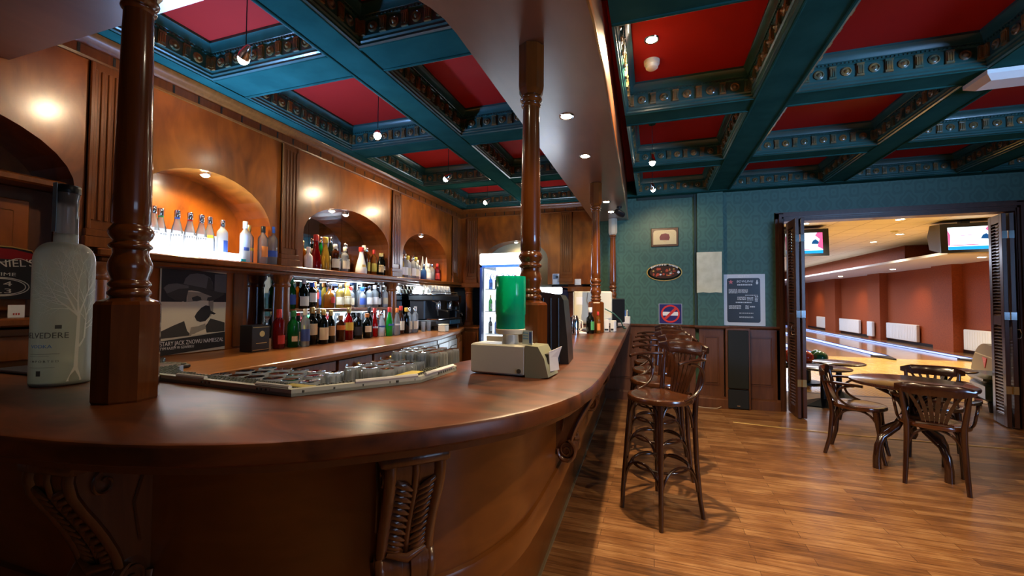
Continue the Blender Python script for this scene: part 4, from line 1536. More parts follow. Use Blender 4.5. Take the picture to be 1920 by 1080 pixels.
layers = [(g5, [(25, 35), (750, 80), (748, 450), (25, 445)]),  # dark upper field: the shelf's cast shadow painted into the sheet
          (g1, [(30, 445), (748, 450), (740, 840), (28, 870)]),
          (g3, [(600, 90), (745, 85), (745, 330), (600, 320)]),
          (g4, [(30, 790), (150, 730), (265, 680), (300, 800), (345, 860), (28, 875)]),
          (g4, [(560, 660), (650, 690), (735, 720), (738, 835), (520, 840), (500, 760)]),
          (g1, [(285, 310), (420, 300), (575, 330), (590, 480), (560, 640), (500, 690), (420, 700), (340, 660), (285, 600)]),
          (g1, [(205, 455), (250, 440), (285, 470), (290, 560), (250, 560), (215, 520)]),
          (g2, [(290, 320), (440, 330), (590, 350), (590, 440), (470, 430), (380, 440), (290, 450)]),
          (g4, [(340, 395), (400, 370), (440, 390), (450, 420), (400, 440), (350, 435)]),
          (g4, [(520, 390), (590, 380), (590, 430), (540, 440), (510, 425)]),
          (g2, [(530, 440), (590, 440), (590, 560), (560, 640), (540, 560)]),
          (g1, [(450, 440), (505, 440), (520, 480), (480, 500), (440, 480)]),
          (g5, [(375, 630), (400, 580), (450, 520), (500, 490), (545, 500), (560, 560), (625, 600), (600, 612), (560, 600), (545, 640), (500, 690), (440, 700), (400, 680)]),
          (g1, [(285, 650), (340, 690), (420, 715), (520, 690), (530, 720), (440, 755), (350, 745), (290, 715)]),
          (g2, [(340, 760), (420, 750), (500, 720), (510, 790), (420, 830), (320, 860)]),
          (g1, [(400, 830), (500, 790), (515, 835), (350, 860)]),
          (g4, [(40, 290), (70, 250), (150, 225), (250, 228), (420, 260), (560, 300), (710, 330), (718, 350), (640, 400), (590, 425), (570, 380), (420, 320), (300, 300), (285, 380), (280, 440), (170, 430), (90, 380)]),
          (g3, [(45, 285), (90, 240), (180, 228), (300, 250), (300, 280), (200, 290), (120, 330), (80, 350)]),
          (g3, [(245, 230), (265, 160), (310, 110), (390, 92), (470, 100), (540, 135), (570, 190), (585, 300), (430, 262)]),
          (g4, [(520, 130), (560, 170), (590, 300), (500, 285), (510, 200)]),
          (g5, [(15, 905), (740, 840), (745, 1030), (10, 1075)])]
for i, (m, poly) in enumerate(layers):
    mb = MB()
    pts_ = [PX(*p) for p in poly]
    mb.prism(pts_, 0.002 + i * 0.00012, 0.0023 + i * 0.00012, 'x')
    mb.build('printed_shape', m, po, smooth=None)
text('STARY JACK ZNOWU NAMIESZA\u0141', 0.042, K['paperw'], po, (0.0055, -0.222, 0.062), FACE_LEFT, width=0.435)
text('TYM RAZEM W GDA\u0143SKU', 0.026, K['paperw'], po, (0.0055, -0.222, 0.036), FACE_LEFT, width=0.22)

# black whiskey sign at the far left
js = thing('whiskey_sign', 'black sign with white lettering at the left edge beside the frosted bottle', 'sign', (-3.052, 1.15, 1.345), 0)
mb = MB()
pl = [(-0.16, 0.0), (0.15, 0.0), (0.15, 0.22), (0.13, 0.25), (0.06, 0.262), (-0.16, 0.262)]
mb.prism(pl, -0.02, 0.0, 'x')
mb.build('sign_board', K['black'], js, smooth=None)
mb = MB()
mb.prism([(-0.16, 0.20), (0.13, 0.20), (0.135, 0.235), (0.06, 0.252), (-0.16, 0.252)], 0.0002, 0.001, 'x')
mb.build('red_band', mat('deep_red_print', (0.25, 0.005, 0.008), 0.3), js, smooth=None)
mb = MB()
mb.tube([(0.003, 0.15, 0.0), (0.003, 0.15, 0.215), (0.003, 0.13, 0.25), (0.003, 0.06, 0.262), (0.003, -0.1, 0.262)], 0.003, 6)
mb.build('rim', LM['gold'], js)
SW = mat('sign_white', (0.7, 0.68, 0.6), 0.5)
text("DANIEL'S", 0.052, SW, js, (0.002, -0.065, 0.150), (PI / 2, -0.10, PI / 2), width=0.205)
text('TIME', 0.024, SW, js, (0.002, 0.0, 0.116), FACE_LEFT, width=0.075)
mb = MB()
for rr in (1.0, 0.88):
    pts_ = [(0.002, 0.02 + 0.105 * rr * math.cos(i * PI / 16), 0.062 + 0.046 * rr * math.sin(i * PI / 16)) for i in range(33)]
    mb.tube(pts_, 0.0022, 6)
mb.tube([(0.002, -0.06 + 0.2 * i / 12, 0.195 + 0.012 * math.sin(i * 0.9)) for i in range(13)], 0.002, 6)
mb.build('scroll_border', SW, js)
text('14', 0.034, SW, js, (0.002, 0.0, 0.066), FACE_LEFT, width=0.05)
text('0.3', 0.034, SW, js, (0.002, -0.015, 0.03), FACE_LEFT, width=0.075)
pc = thing('price_card', 'small white card with red print propped under the black sign', 'card', (-2.97, 1.20, 1.2555), 0.05)
mb = MB()
mb.box((-0.001, -0.03, 0), (0.001, 0.03, 0.062))
mb.build('card', K['paperw'], pc, smooth=None)
mb = MB()
for y0 in (-0.012, -0.003, 0.006):
    mb.box((0.001, y0, 0.012), (0.0014, y0 + 0.006, 0.022))
mb.build('red_print', LM['red'], pc, smooth=None)

# little till display and pale tray behind the frosted bottle
td = thing('till_display', 'small device with a green lit display behind the frosted bottle', 'display', (-2.12, 1.18, ZT), 0.0)
mb = MB()
mb.bbox((-0.05, -0.05, 0), (0.05, 0.08, 0.03), 0.004)
mb.bbox((-0.02, -0.015, 0.03), (0.02, 0.015, 0.09), 0.004)
mb.bbox((-0.03, -0.06, 0.09), (0.02, 0.10, 0.165), 0.006)
mb.build('casing', K['cream'], td)
mb = MB()
mb.box((0.0202, -0.045, 0.105), (0.021, 0.09, 0.15))
mb.build('green_screen', emit('green_display', (0.35, 0.9, 0.05), 1.2), td, smooth=None)
bm_ = thing('bar_mat', 'dark rubber bar mat at the inner edge of the bar behind the frosted bottle', 'mat', (-2.30, 1.0, ZT))
mb = MB()
mb.bbox((-0.22, -0.05, 0), (0.24, 0.09, 0.012), 0.004)
mb.build('rubber_mat', mat('blue_black_rubber', (0.012, 0.014, 0.03), 0.5), bm_)
mb = MB()
mb.bbox((-0.22, 0.10, 0.0), (0.11, 0.17, 0.04), 0.006)
mb.build('pale_tray', K['cream'], bm_)

# ------------------------------------------------------------------ giant frosted bottle with etched tree
gb = thing('giant_bottle', 'giant frosted vodka bottle with an etched tree, standing on the bar at the left', 'bottle', (-1.955, 0.905, ZT))
GR = 0.0775
mfrost = glass('etched_frosted_glass', (0.92, 0.96, 0.95), 0.28, (0.82, 0.90, 0.83), 0.35)
prof = [(GR * 0.9, 0), (GR * 0.985, 0.006), (GR, 0.02), (GR * 1.0, 0.425)]
for i in range(1, 10):
    a = i / 9 * PI / 2
    prof.append((GR * 0.40 + GR * 0.60 * math.cos(a), 0.425 + 0.065 * math.sin(a)))
prof += [(GR * 0.40, 0.50), (GR * 0.40, 0.52)]
mb = MB()
mb.lathe(prof, seg=40)
mb.build('frosted_body', mfrost, gb, smooth=60)
mb = MB()
mb.lathe([(GR * 0.395, 0.515), (GR * 0.385, 0.55), (GR * 0.385, 0.645), (GR * 0.41, 0.65), (GR * 0.41, 0.67)], seg=30)
mb.build('clear_neck', G['clear'], gb, smooth=60)
mb = MB()
mb.lathe([(GR * 0.34, 0.625), (GR * 0.34, 0.665), (GR * 0.40, 0.668), (GR * 0.40, 0.676)], seg=30)
mb.build('stopper', speck('cork_stopper', (0.10, 0.06, 0.04), (0.2, 0.13, 0.09), 50, 0.6), gb, smooth=50)
mb = MB()
mb.lathe([(GR * 0.43, 0.664), (GR * 0.44, 0.668), (GR * 0.44, 0.688), (GR * 0.40, 0.692)], seg=30)
mb.build('cap', K['black'], gb, smooth=50)
A0 = math.atan2(-0.905, 1.955)          # direction from the bottle to the viewer


def wrapb(x, y, z, a0=A0, rr=GR * 1.012):
    y = y * 1.25
    a = a0 + x / GR
    return ((rr + z) * math.cos(a), (rr + z) * math.sin(a), y)


def wrapped(name, polys, m):
    vs, fs = [], []
    mb = MB()
    for pol in polys:
        # quads given as 4 (x,y), subdivided along their length
        (a, b, c, d) = pol
        n = max(1, int(abs(a[0] - d[0]) / 0.01))
        o = []
        for i in range(n + 1):
            t = i / n
            p = (a[0] + (d[0] - a[0]) * t, a[1] + (d[1] - a[1]) * t)
            q = (b[0] + (c[0] - b[0]) * t, b[1] + (c[1] - b[1]) * t)
            o.append((wrapb(p[0], p[1], 0), wrapb(q[0], q[1], 0)))
        for i in range(n):
            mb.add([o[i][0], o[i][1], o[i + 1][1], o[i + 1][0]], [(0, 1, 2, 3)])
    return mb.build(name, m, gb, smooth=None)


etch = mat('etched_white_frost', (0.95, 1.0, 0.95), 0.6)
polys = []
rt = random.Random(3)


def limb(x, y, a, L, w, depth):
    n = 5
    px, py = x, y
    for i in range(n):
        a2 = a + rt.uniform(-0.12, 0.12)
        qx, qy = px + math.cos(a2) * L / n, py + math.sin(a2) * L / n
        w0, w1 = w * (1 - i / n * 0.5), w * (1 - (i + 1) / n * 0.5)
        sx_, sy_ = -math.sin(a2), math.cos(a2)
        polys.append(((px + sx_ * w0, py + sy_ * w0), (px - sx_ * w0, py - sy_ * w0), (qx - sx_ * w1, qy - sy_ * w1), (qx + sx_ * w1, qy + sy_ * w1)))
        px, py = qx, qy
        if depth > 0 and i >= 1 and rt.random() < 0.75:
            limb(px, py, a + rt.choice((-1, 1)) * rt.uniform(0.4, 0.9), L * 0.55, w1 * 0.55, depth - 1)
    if depth > 0:
        for s in (-1, 1):
            limb(px, py, a + s * rt.uniform(0.25, 0.5), L * 0.62, w * 0.5, depth - 1)


polys.append(((0.012, 0.012), (0.052, 0.012), (0.040, 0.05), (0.029, 0.05)))
polys.append(((0.029, 0.05), (0.040, 0.05), (0.043, 0.19), (0.034, 0.19)))
for a, L in ((2.45, 0.075), (2.05, 0.085), (1.62, 0.09), (1.2, 0.075)):
    limb(0.038, 0.188, a, L, 0.0030, 3)
limb(0.041, 0.105, 0.95, 0.03, 0.0035, 0)
limb(0.056, 0.128, 1.45, 0.06, 0.0030, 2)
wrapped('etched_tree', polys, etch)
mb = MB()
mb.lathe([(GR * 0.955, 0.012), (0.001, 0.016)], seg=40, caps=False)
mb.build('snowy_floor', etch, gb)
TI = mat('bottle_ink_grey', (0.12, 0.13, 0.13), 0.6)
TB_ = mat('bottle_ink_blue', (0.12, 0.30, 0.75), 0.6)


def btxt(s, size, x, y, w, m):
    text(s, size, m, gb, (0, 0, 0), (0, 0, 0), width=w, depth=0.0002, bend=lambda a, b_, c: wrapb(a + x, b_ + y, c))


btxt('BELVEDERE', 0.022, -0.112, 0.130, 0.125, TI)
btxt('VODKA', 0.013, -0.085, 0.104, 0.062, TB_)
btxt('I M P O R T E D', 0.008, -0.085, 0.066, 0.078, TI)
wrapped('label_rules', [((-0.09, 0.088), (-0.09, 0.0888), (-0.005, 0.0888), (-0.005, 0.088)), ((-0.09, 0.082), (-0.09, 0.0826), (-0.03, 0.0826), (-0.03, 0.082)), ((-0.09, 0.052), (-0.09, 0.0528), (-0.015, 0.0528), (-0.015, 0.052))], TI)
wrapped('label_emblem', [((-0.063, 0.03), (-0.063, 0.044), (-0.05, 0.044), (-0.05, 0.03)), ((-0.018, 0.155), (-0.018, 0.165), (-0.002, 0.165), (-0.002, 0.155))], TI)
mb = MB()
mb.box((GR * 0.43, -0.010, 0.525), (GR * 0.455, 0.012, 0.695))
o = mb.build('tax_strip', mat('blue_tax_strip', (0.22, 0.42, 0.6), 0.6), gb, smooth=None)
o.rotation_euler = (0, 0, A0 - 1.1)

# ------------------------------------------------------------------ drip tray with upturned glasses
TZ = ZT + 0.001
tr = thing('drip_tray', 'grey studded rubber drip tray along the inner edge of the bar', 'tray', (-1.0, 1.3, TZ))
TR_OUT = [(-1.95, 1.17), (-1.73, 1.055), (-1.04, 1.01), (-0.79, 1.34), (-0.785, 1.62)]
TR_IN = [(-0.875, 1.62), (-0.89, 1.37), (-1.065, 1.115), (-1.72, 1.15), (-1.93, 1.26)]
mb = MB()
mb.prism([(p[0] + 1.0, p[1] - 1.3) for p in reversed(TR_OUT + TR_IN)][::-1], 0, 0.010)
mb.build('tray_floor', mat('grey_rubber', (0.38, 0.41, 0.34), 0.5), tr, smooth=None)
mb = MB()
ring = [(p[0] + 1.0, p[1] - 1.3) for p in TR_OUT]
mb.sweep([(0, 0.0), (0.0, 0.022), (0.012, 0.024), (0.016, 0.012), (0.016, 0.0)], ring)
mb.build('raised_rim', mat('pale_grey_rubber', (0.62, 0.64, 0.54), 0.45), tr)
for a, b in (((-1.60, 1.046), (-1.45, 1.037)), ((-1.20, 1.021), (-1.055, 1.012)), ((-0.93, 1.155), (-0.80, 1.327)), ((-0.789, 1.36), (-0.786, 1.58))):
    mb = MB()
    mb.tube([(a[0] + 1.0, a[1] - 1.3 + 0.008, 0.026), (b[0] + 1.0, b[1] - 1.3 + 0.008, 0.026)], 0.007, 8)
    mb.build('white_edge_piece', K['paperw'], tr)
mb = MB()


def inside(x, y, poly):
    c = False
    j = len(poly) - 1
    for i in range(len(poly)):
        if (poly[i][1] > y) != (poly[j][1] > y) and x < (poly[j][0] - poly[i][0]) * (y - poly[i][1]) / (poly[j][1] - poly[i][1]) + poly[i][0]:
            c = not c
        j = i
    return c


TPOLY = TR_OUT + TR_IN
yy = 1.02
while yy < 1.62:
    xx = -1.94
    while xx < -0.78:
        if inside(xx, yy, TPOLY):
            mb.box((xx + 1.0 - 0.004, yy - 1.3 - 0.004, 0.010), (xx + 1.0 + 0.004, yy - 1.3 + 0.004, 0.017))
        xx += 0.018
    yy += 0.018
mb.build('studs', mat('dark_rubber_studs', (0.10, 0.11, 0.09), 0.5), tr, smooth=None)
mb = MB()
mb.bbox((-0.13, -0.235, 0.017), (-0.03, -0.20, 0.019), 0.001)
mb.bbox((0.10, 0.00, 0.017), (0.15, 0.16, 0.019), 0.001)
mb.build('yellow_patch', mat('yellow_rubber', (0.6, 0.5, 0.08), 0.5), tr)

GL = glass('drinking_glass', (0.97, 0.985, 1.0), 0.45, (0.88, 0.95, 1.0), 0.02)


def tumbler_bm(R, H, taper, facets=10):
    mb = MB()
    z = [0, 0.006, H * 0.3, H, H, H * 0.3, 0.014]
    r = [R * taper, R * taper * 1.02, R * (taper + (1 - taper) * 0.3), R, R - 0.0016, R * (taper + (1 - taper) * 0.3) - 0.002, R * taper * 0.9]
    mb.lathe(list(zip(r, z)) + [(0.001, 0.012)], seg=16, caps=False)
    mb.lathe([(R * taper, 0), (0.001, 0.002)], seg=16, caps=False)
    for i in range(facets):
        a = 2 * PI * i / facets
        mb.tube([(R * taper * 1.01 * math.cos(a), R * taper * 1.01 * math.sin(a), 0.01), (R * 0.95 * math.cos(a), R * 0.95 * math.sin(a), H * 0.62)], [0.0042, 0.0018], 4)
    return mb


ss = thing('service_shelf', 'steel service shelf just below the bar top carrying the upturned glasses', 'shelf', (-1.2, 1.5, 0.965))
SPOLY = [(-1.92, 1.18), (-1.08, 1.14), (-0.915, 1.375), (-0.90, 2.02), (-1.22, 2.02), (-1.24, 1.58), (-1.32, 1.46), (-1.92, 1.50)]
mb = MB()
mb.prism([(p[0] + 1.2, p[1] - 1.5) for p in SPOLY], 0, 0.014)
mb.build('shelf_plate', K['white'], ss, smooth=None)  # white plate chosen to brighten the glasses standing on it
mb = MB()
for x, y in ((-1.85, 1.44), (-1.28, 1.50), (-1.2, 1.95), (-0.93, 1.95)):
    mb.tube([(x + 1.2, y - 1.5, -0.965), (x + 1.2, y - 1.5, 0)], 0.015, 10)
mb.build('shelf_legs', K['steel'], ss)
proto = {'low': tumbler_bm(0.040, 0.080, 0.86), 'tall': tumbler_bm(0.030, 0.132, 0.84), 'mid': tumbler_bm(0.036, 0.104, 0.80)}
pm = {}
RW = ['front row', 'second row', 'third row', 'fourth row', 'fifth row']
zones = [('low', 'short upturned glass in the left cluster', 'short upturned glasses in the left cluster', [[(-1.60 + 0.086 * i + 0.02 * r, 1.215 + 0.088 * r) for i in range(5 if r else 6)] for r in range(3)]),
         ('mid', 'medium upturned tumbler in the right cluster', 'medium tumblers in the right cluster', [[(-0.985 - 0.078 * r, 1.415 + 0.076 * i + (0.03 if r == 3 else 0)) for i in range(4 if r < 3 else 3)] for r in range(3)]),
         ('tall', 'tall upturned glass beside the dispenser', 'tall glasses beside the dispenser', [[(-0.945 - 0.064 * r, 1.725 + 0.064 * i) for i in range(4)] for r in range(4)])]
for key, lab, grp, rws in zones:
    for r, pts_ in enumerate(rws):
        for q, (x, y) in enumerate(pts_):
            if key not in pm:
                pm[key] = proto[key].build('drinking_glass', GL, smooth=50)
                o = pm[key]
                pm[key + 'h'] = max(v.co.z for v in o.data.vertices)
            else:
                o = pm[key].copy()
                COL.objects.link(o)
            o.location = (x + random.uniform(-0.003, 0.003), y + random.uniform(-0.003, 0.003), 0.9795 + pm[key + 'h'])
            o.rotation_euler = (PI, 0, random.uniform(0, 6))
            tag(o, '%s, %s, %s' % (lab, RW[r], (ordinal(q) + ' from left') if key == 'low' else (ordinal(q) + ' from the camera')), 'glass', grp)

# ------------------------------------------------------------------ juice dispenser
DANG = -0.08
jd = thing('juice_dispenser', 'cream juice dispenser with a green bowl on the bar', 'dispenser', (-0.71, 1.592, ZT), DANG)
mb = MB()
mb.bbox((0, 0, 0.004), (0.24, 0.125, 0.122), 0.006)
mb.build('body', mat('cream_enamel', (0.66, 0.65, 0.52), 0.35), jd)
mb = MB()
side = [(0.24, 0.0), (0.30, 0.0), (0.335, 0.006), (0.318, 0.075), (0.292, 0.12), (0.24, 0.122)]
mb.prism(side, 0.0, 0.125, 'y')
mb.T = None
mb.build('front_bezel', K['bezel'], jd, smooth=20)
mb = MB()
mb.tube([(0.215, 0.001, 0.022), (0.215, -0.004, 0.022)], 0.009, 16)
mb.build('round_badge', mat('badge_grey', (0.12, 0.12, 0.09), 0.3, 0.5), jd)
mb = MB()
mb.box((0.30, 0.03, 0.02), (0.324, 0.10, 0.09))
mb.bbox((0.322, 0.035, 0.015), (0.332, 0.095, 0.03), 0.003)
mb.build('tap_slot', K['black'], jd, smooth=None)
nk = thing('napkin', 'white paper napkin stuck in the end of the juice dispenser', 'napkin', (-0.37, 1.60, ZT + 0.025), DANG)
mb = MB()
vs = [(-0.004, -0.012, 0), (0.012, 0.05, 0.0), (-0.02, -0.006, 0.085), (0.03, 0.055, 0.095), (0.0, 0.02, 0.045)]
mb.loft([[(-0.006, -0.008, 0), (0.012, 0.052, 0.0), (0.014, 0.052, 0.0), (-0.004, -0.008, 0)], [(-0.010, -0.004, 0.045), (0.008, 0.046, 0.045), (0.010, 0.046, 0.045), (-0.008, -0.004, 0.045)], [(-0.012, -0.004, 0.075), (0.022, 0.054, 0.092), (0.024, 0.054, 0.092), (-0.010, -0.004, 0.075)]])
mb.build('paper', K['paperw'], nk, smooth=None)
mb = MB()
mb.lathe([(0.036, 0.122), (0.034, 0.128), (0.032, 0.165)], (0.150, 0.066, 0), 24)
mb.build('pedestal', K['white'], jd)
mb = MB()
mb.lathe([(0.050, 0.160), (0.060, 0.163), (0.062, 0.18), (0.060, 0.182)], (0.150, 0.066, 0), 32)
mb.build('bowl_collar', K['cream'], jd)
GB = glass('green_bowl_plastic', (0.03, 0.90, 0.55), 0.30, (0.01, 1.0, 0.58), 0.08)
mb = MB()
mb.lathe([(0.058, 0.182), (0.060, 0.19), (0.060, 0.238), (0.062, 0.242), (0.062, 0.392), (0.061, 0.395), (0.0605, 0.392), (0.0585, 0.242), (0.057, 0.19), (0.001, 0.186)], (0.150, 0.066, 0), 36, caps=False)
mb.build('green_bowl', GB, jd, smooth=50)
mb = MB()
mb.lathe([(0.056, 0.192), (0.0575, 0.238), (0.001, 0.239)], (0.150, 0.066, 0), 32)
mb.build('juice', glass('green_juice', (0.01, 0.7, 0.3), 0.3, (0.01, 0.70, 0.28)), jd)
sc = thing('sign_card', 'small blue and white card standing on the juice dispenser', 'card', (-0.475, 1.62, ZT + 0.1225), DANG - 0.5)
mb = MB()
mb.box((-0.03, -0.001, 0), (0.03, 0.001, 0.055))
mb.build('card', mat('pale_blue_card', (0.55, 0.65, 0.72), 0.5), sc, smooth=None)
mb = MB()
mb.box((0.012, -0.002, 0.006), (0.026, -0.001, 0.05))
mb.build('dark_print', LM['blue'], sc, smooth=None)
mb = MB()
for i in range(3):
    mb.box((-0.026, -0.002, 0.02 + i * 0.011), (0.006, -0.001, 0.025 + i * 0.011))
mb.build('blue_print', mat('light_blue_print', (0.15, 0.35, 0.65), 0.5), sc, smooth=None)
cc = thing('paper_cards', 'white cards in a holder behind the juice dispenser', 'card', (-0.70, 1.86, ZT))
mb = MB()
mb.bbox((-0.05, -0.02, 0), (0.05, 0.02, 0.02), 0.004)
mb.build('holder', K['black'], cc)
mb = MB()
mb.box((-0.045, -0.004, 0.02), (0.04, 0.004, 0.13))
mb.build('white_card', K['paperw'], cc, smooth=None)

# tall black terminal seen from the side
tw = thing('till_terminal', 'tall black till terminal on the bar right of the green bowl', 'till', (-0.475, 2.02, ZT), 0.08)
mb = MB()
prof = [(-0.085, 0), (0.095, 0), (0.088, 0.12), (0.07, 0.30), (0.055, 0.325), (-0.07, 0.345), (-0.075, 0.3)]
mb.prism(prof, -0.06, 0.16, 'y')
mb.build('housing', K['black'], tw, smooth=20)
mb = MB()
for i in range(4):
    x0 = -0.06 + i * 0.036
    mb.tube([(x0, -0.062, 0.01), (x0 - 0.002, -0.062, 0.31)], 0.004, 6)
mb.build('ribs', K['blackm'], tw)
mb = MB()
mb.box((-0.078, 0.0, 0.08), (-0.0765, 0.14, 0.30))
mb.build('screen', mat('dark_screen', (0.01, 0.012, 0.02), 0.1), tw, smooth=None)

# cream monitor, bottles and boxes around the third post
mo = thing('monitor', 'cream computer monitor seen from behind beside the third post', 'monitor', (-0.60, 4.46, ZT), 0.25)
mb = MB()
mb.bbox((-0.20, -0.02, 0.06), (0.20, 0.03, 0.40), 0.012)
mb.build('back_shell', K['cream'], mo)
mb = MB()
mb.bbox((-0.10, -0.08, 0), (0.10, 0.10, 0.02), 0.006)
mb.bbox((-0.03, -0.02, 0.02), (0.03, 0.02, 0.08), 0.004)
mb.build('stand', K['cream'], mo)
mb = MB()
mb.tube([(0.02, -0.024, 0.38), (0.0, -0.026, 0.33), (0.03, -0.026, 0.27), (0.0, -0.026, 0.2), (0.03, -0.026, 0.13), (0.0, -0.03, 0.06)], 0.003, 6)
mb.tube([(-0.05, -0.024, 0.39), (-0.06, -0.026, 0.30), (-0.03, -0.026, 0.2), (-0.05, -0.03, 0.07)], 0.003, 6)
mb.build('cables', mat('grey_cable', (0.3, 0.3, 0.26), 0.5), mo)
mb = MB()
mb.box((-0.17, -0.0215, 0.26), (-0.10, -0.0205, 0.34))
mb.build('paper_sticker', K['paperw'], mo, smooth=None)
bottle('dark bottle with pale dots in front of the third post', (-0.55, 3.93, ZT), 0.24, 0.037, 'squat', 'dark', 'white', 'green', 'bottles beside the third post')
bottle('slim orange bottle in front of the third post', (-0.485, 3.98, ZT), 0.20, 0.022, 'spirit', 'amber', 'red', 'orange', 'bottles beside the third post')
for i, (x, y, w, h) in enumerate(((-0.435, 4.22, 0.05, 0.12), (-0.37, 4.26, 0.04, 0.11), (-0.72, 4.12, 0.10, 0.10))):
    t = thing('white_box', ['white menu block right of the orange bottle', 'tilted white menu block right of the orange bottle', 'white box in front of the cream monitor'][i], 'box', (x, y, ZT), 0.2 if i != 1 else -0.3)
    mb = MB()
    mb.bbox((-w / 2, -0.03, 0), (w / 2, 0.03, h), 0.004)
    mb.build('box_body', K['white'], t)
    mb = MB()
    mb.box((-w / 2 + 0.006, -0.031, 0.012), (w / 2 - 0.006, -0.0301, 0.03))
    mb.build('printed_strip', LM['black'], t, smooth=None)
mg = thing('mug', 'dark mug on the bar behind the till terminal', 'mug', (-0.70, 3.60, ZT))
mb = MB()
mb.lathe([(0.036, 0), (0.042, 0.02), (0.044, 0.16), (0.041, 0.16), (0.038, 0.02), (0.001, 0.01)], seg=20, caps=False)
mb.build('mug_body', mat('black_glaze', (0.012, 0.01, 0.012), 0.2), mg)
fk = thing('flask', 'chrome and cream flask next to the dark mug', 'flask', (-0.655, 3.72, ZT))
mb = MB()
mb.lathe([(0.036, 0), (0.038, 0.01), (0.038, 0.12), (0.028, 0.15), (0.022, 0.17)], seg=20)
mb.build('flask_body', K['chrome'], fk, smooth=50)
mb = MB()
mb.tube([(0.036, 0, 0.13), (0.065, 0, 0.12), (0.068, 0, 0.06), (0.038, 0, 0.03)], 0.007, 8)
mb.build('handle', K['cream'], fk)
sr = thing('saucer', 'white saucer on the bar in front of the flask', 'saucer', (-0.70, 3.42, ZT))
mb = MB()
mb.lathe([(0.03, 0), (0.05, 0.006), (0.07, 0.014), (0.068, 0.015), (0.045, 0.009), (0.001, 0.007)], seg=28, caps=False)
mb.build('saucer_dish', K['white'], sr)
ny = thing('newspaper', 'white folded papers lying on the bar under the monitor', 'paper', (-0.66, 3.92, ZT), 0.4)
mb = MB()
mb.bbox((-0.12, -0.09, 0), (0.06, 0.09, 0.012), 0.003)
mb.build('folded_sheets', K['paperw'], ny)
wc = thing('cable', 'thin green cable drooping beside the third post', 'cable', (-0.36, 4.5, ZT))
mb = MB()
mb.tube([(-0.1, -0.15, 0.22), (-0.02, -0.05, 0.17), (0.04, 0.05, 0.10), (0.06, 0.15, 0.02), (0.08, 0.25, 0.006), (0.05, 0.3, 0.006)], 0.006, 8)
mb.build('cord', mat('green_cord', (0.08, 0.22, 0.15), 0.5), wc)
kb = thing('dark_monitor', 'black flat monitor seen edge on behind the third post', 'monitor', (-0.40, 5.0, ZT), 1.1)
mb = MB()
mb.bbox((-0.16, -0.02, 0.05), (0.16, 0.03, 0.33), 0.01)
mb.build('back_shell', K['black'], kb)
mb = MB()
mb.bbox((-0.09, -0.06, 0), (0.09, 0.08, 0.015), 0.005)
mb.bbox((-0.03, 0, 0.015), (0.03, 0.025, 0.06), 0.004)
mb.build('stand', K['black'], kb)
pb = thing('pen_box', 'white box holding blue pens at the far end of the bar', 'box', (-0.37, 5.80, ZT))
mb = MB()
mb.bbox((-0.085, -0.05, 0), (0.085, 0.05, 0.10), 0.006)
mb.build('box_body', K['white'], pb)
for i in range(7):
    pn = thing('pen', '%s pen from the left standing in the white box' % ordinal(i), 'pen', (-0.435 + i * 0.021, 5.795 + (i % 2) * 0.015, ZT + 0.10), 0, 'pens in the white box')
    mb = MB()
    mb.tube([(0, 0, 0), (0.004 * (i % 3 - 1), 0, 0.07 + 0.008 * (i % 3))], 0.008, 8)
    mb.build('pen_barrel', [K['black'], mat('pen_blue', (0.05, 0.12, 0.4), 0.4), K['paperw']][i % 3], pn)

# ------------------------------------------------------------------ coolers at the end of the bar
COOLW = emit('cooler_lit_lining', (0.78, 0.90, 1.0), 2.4)


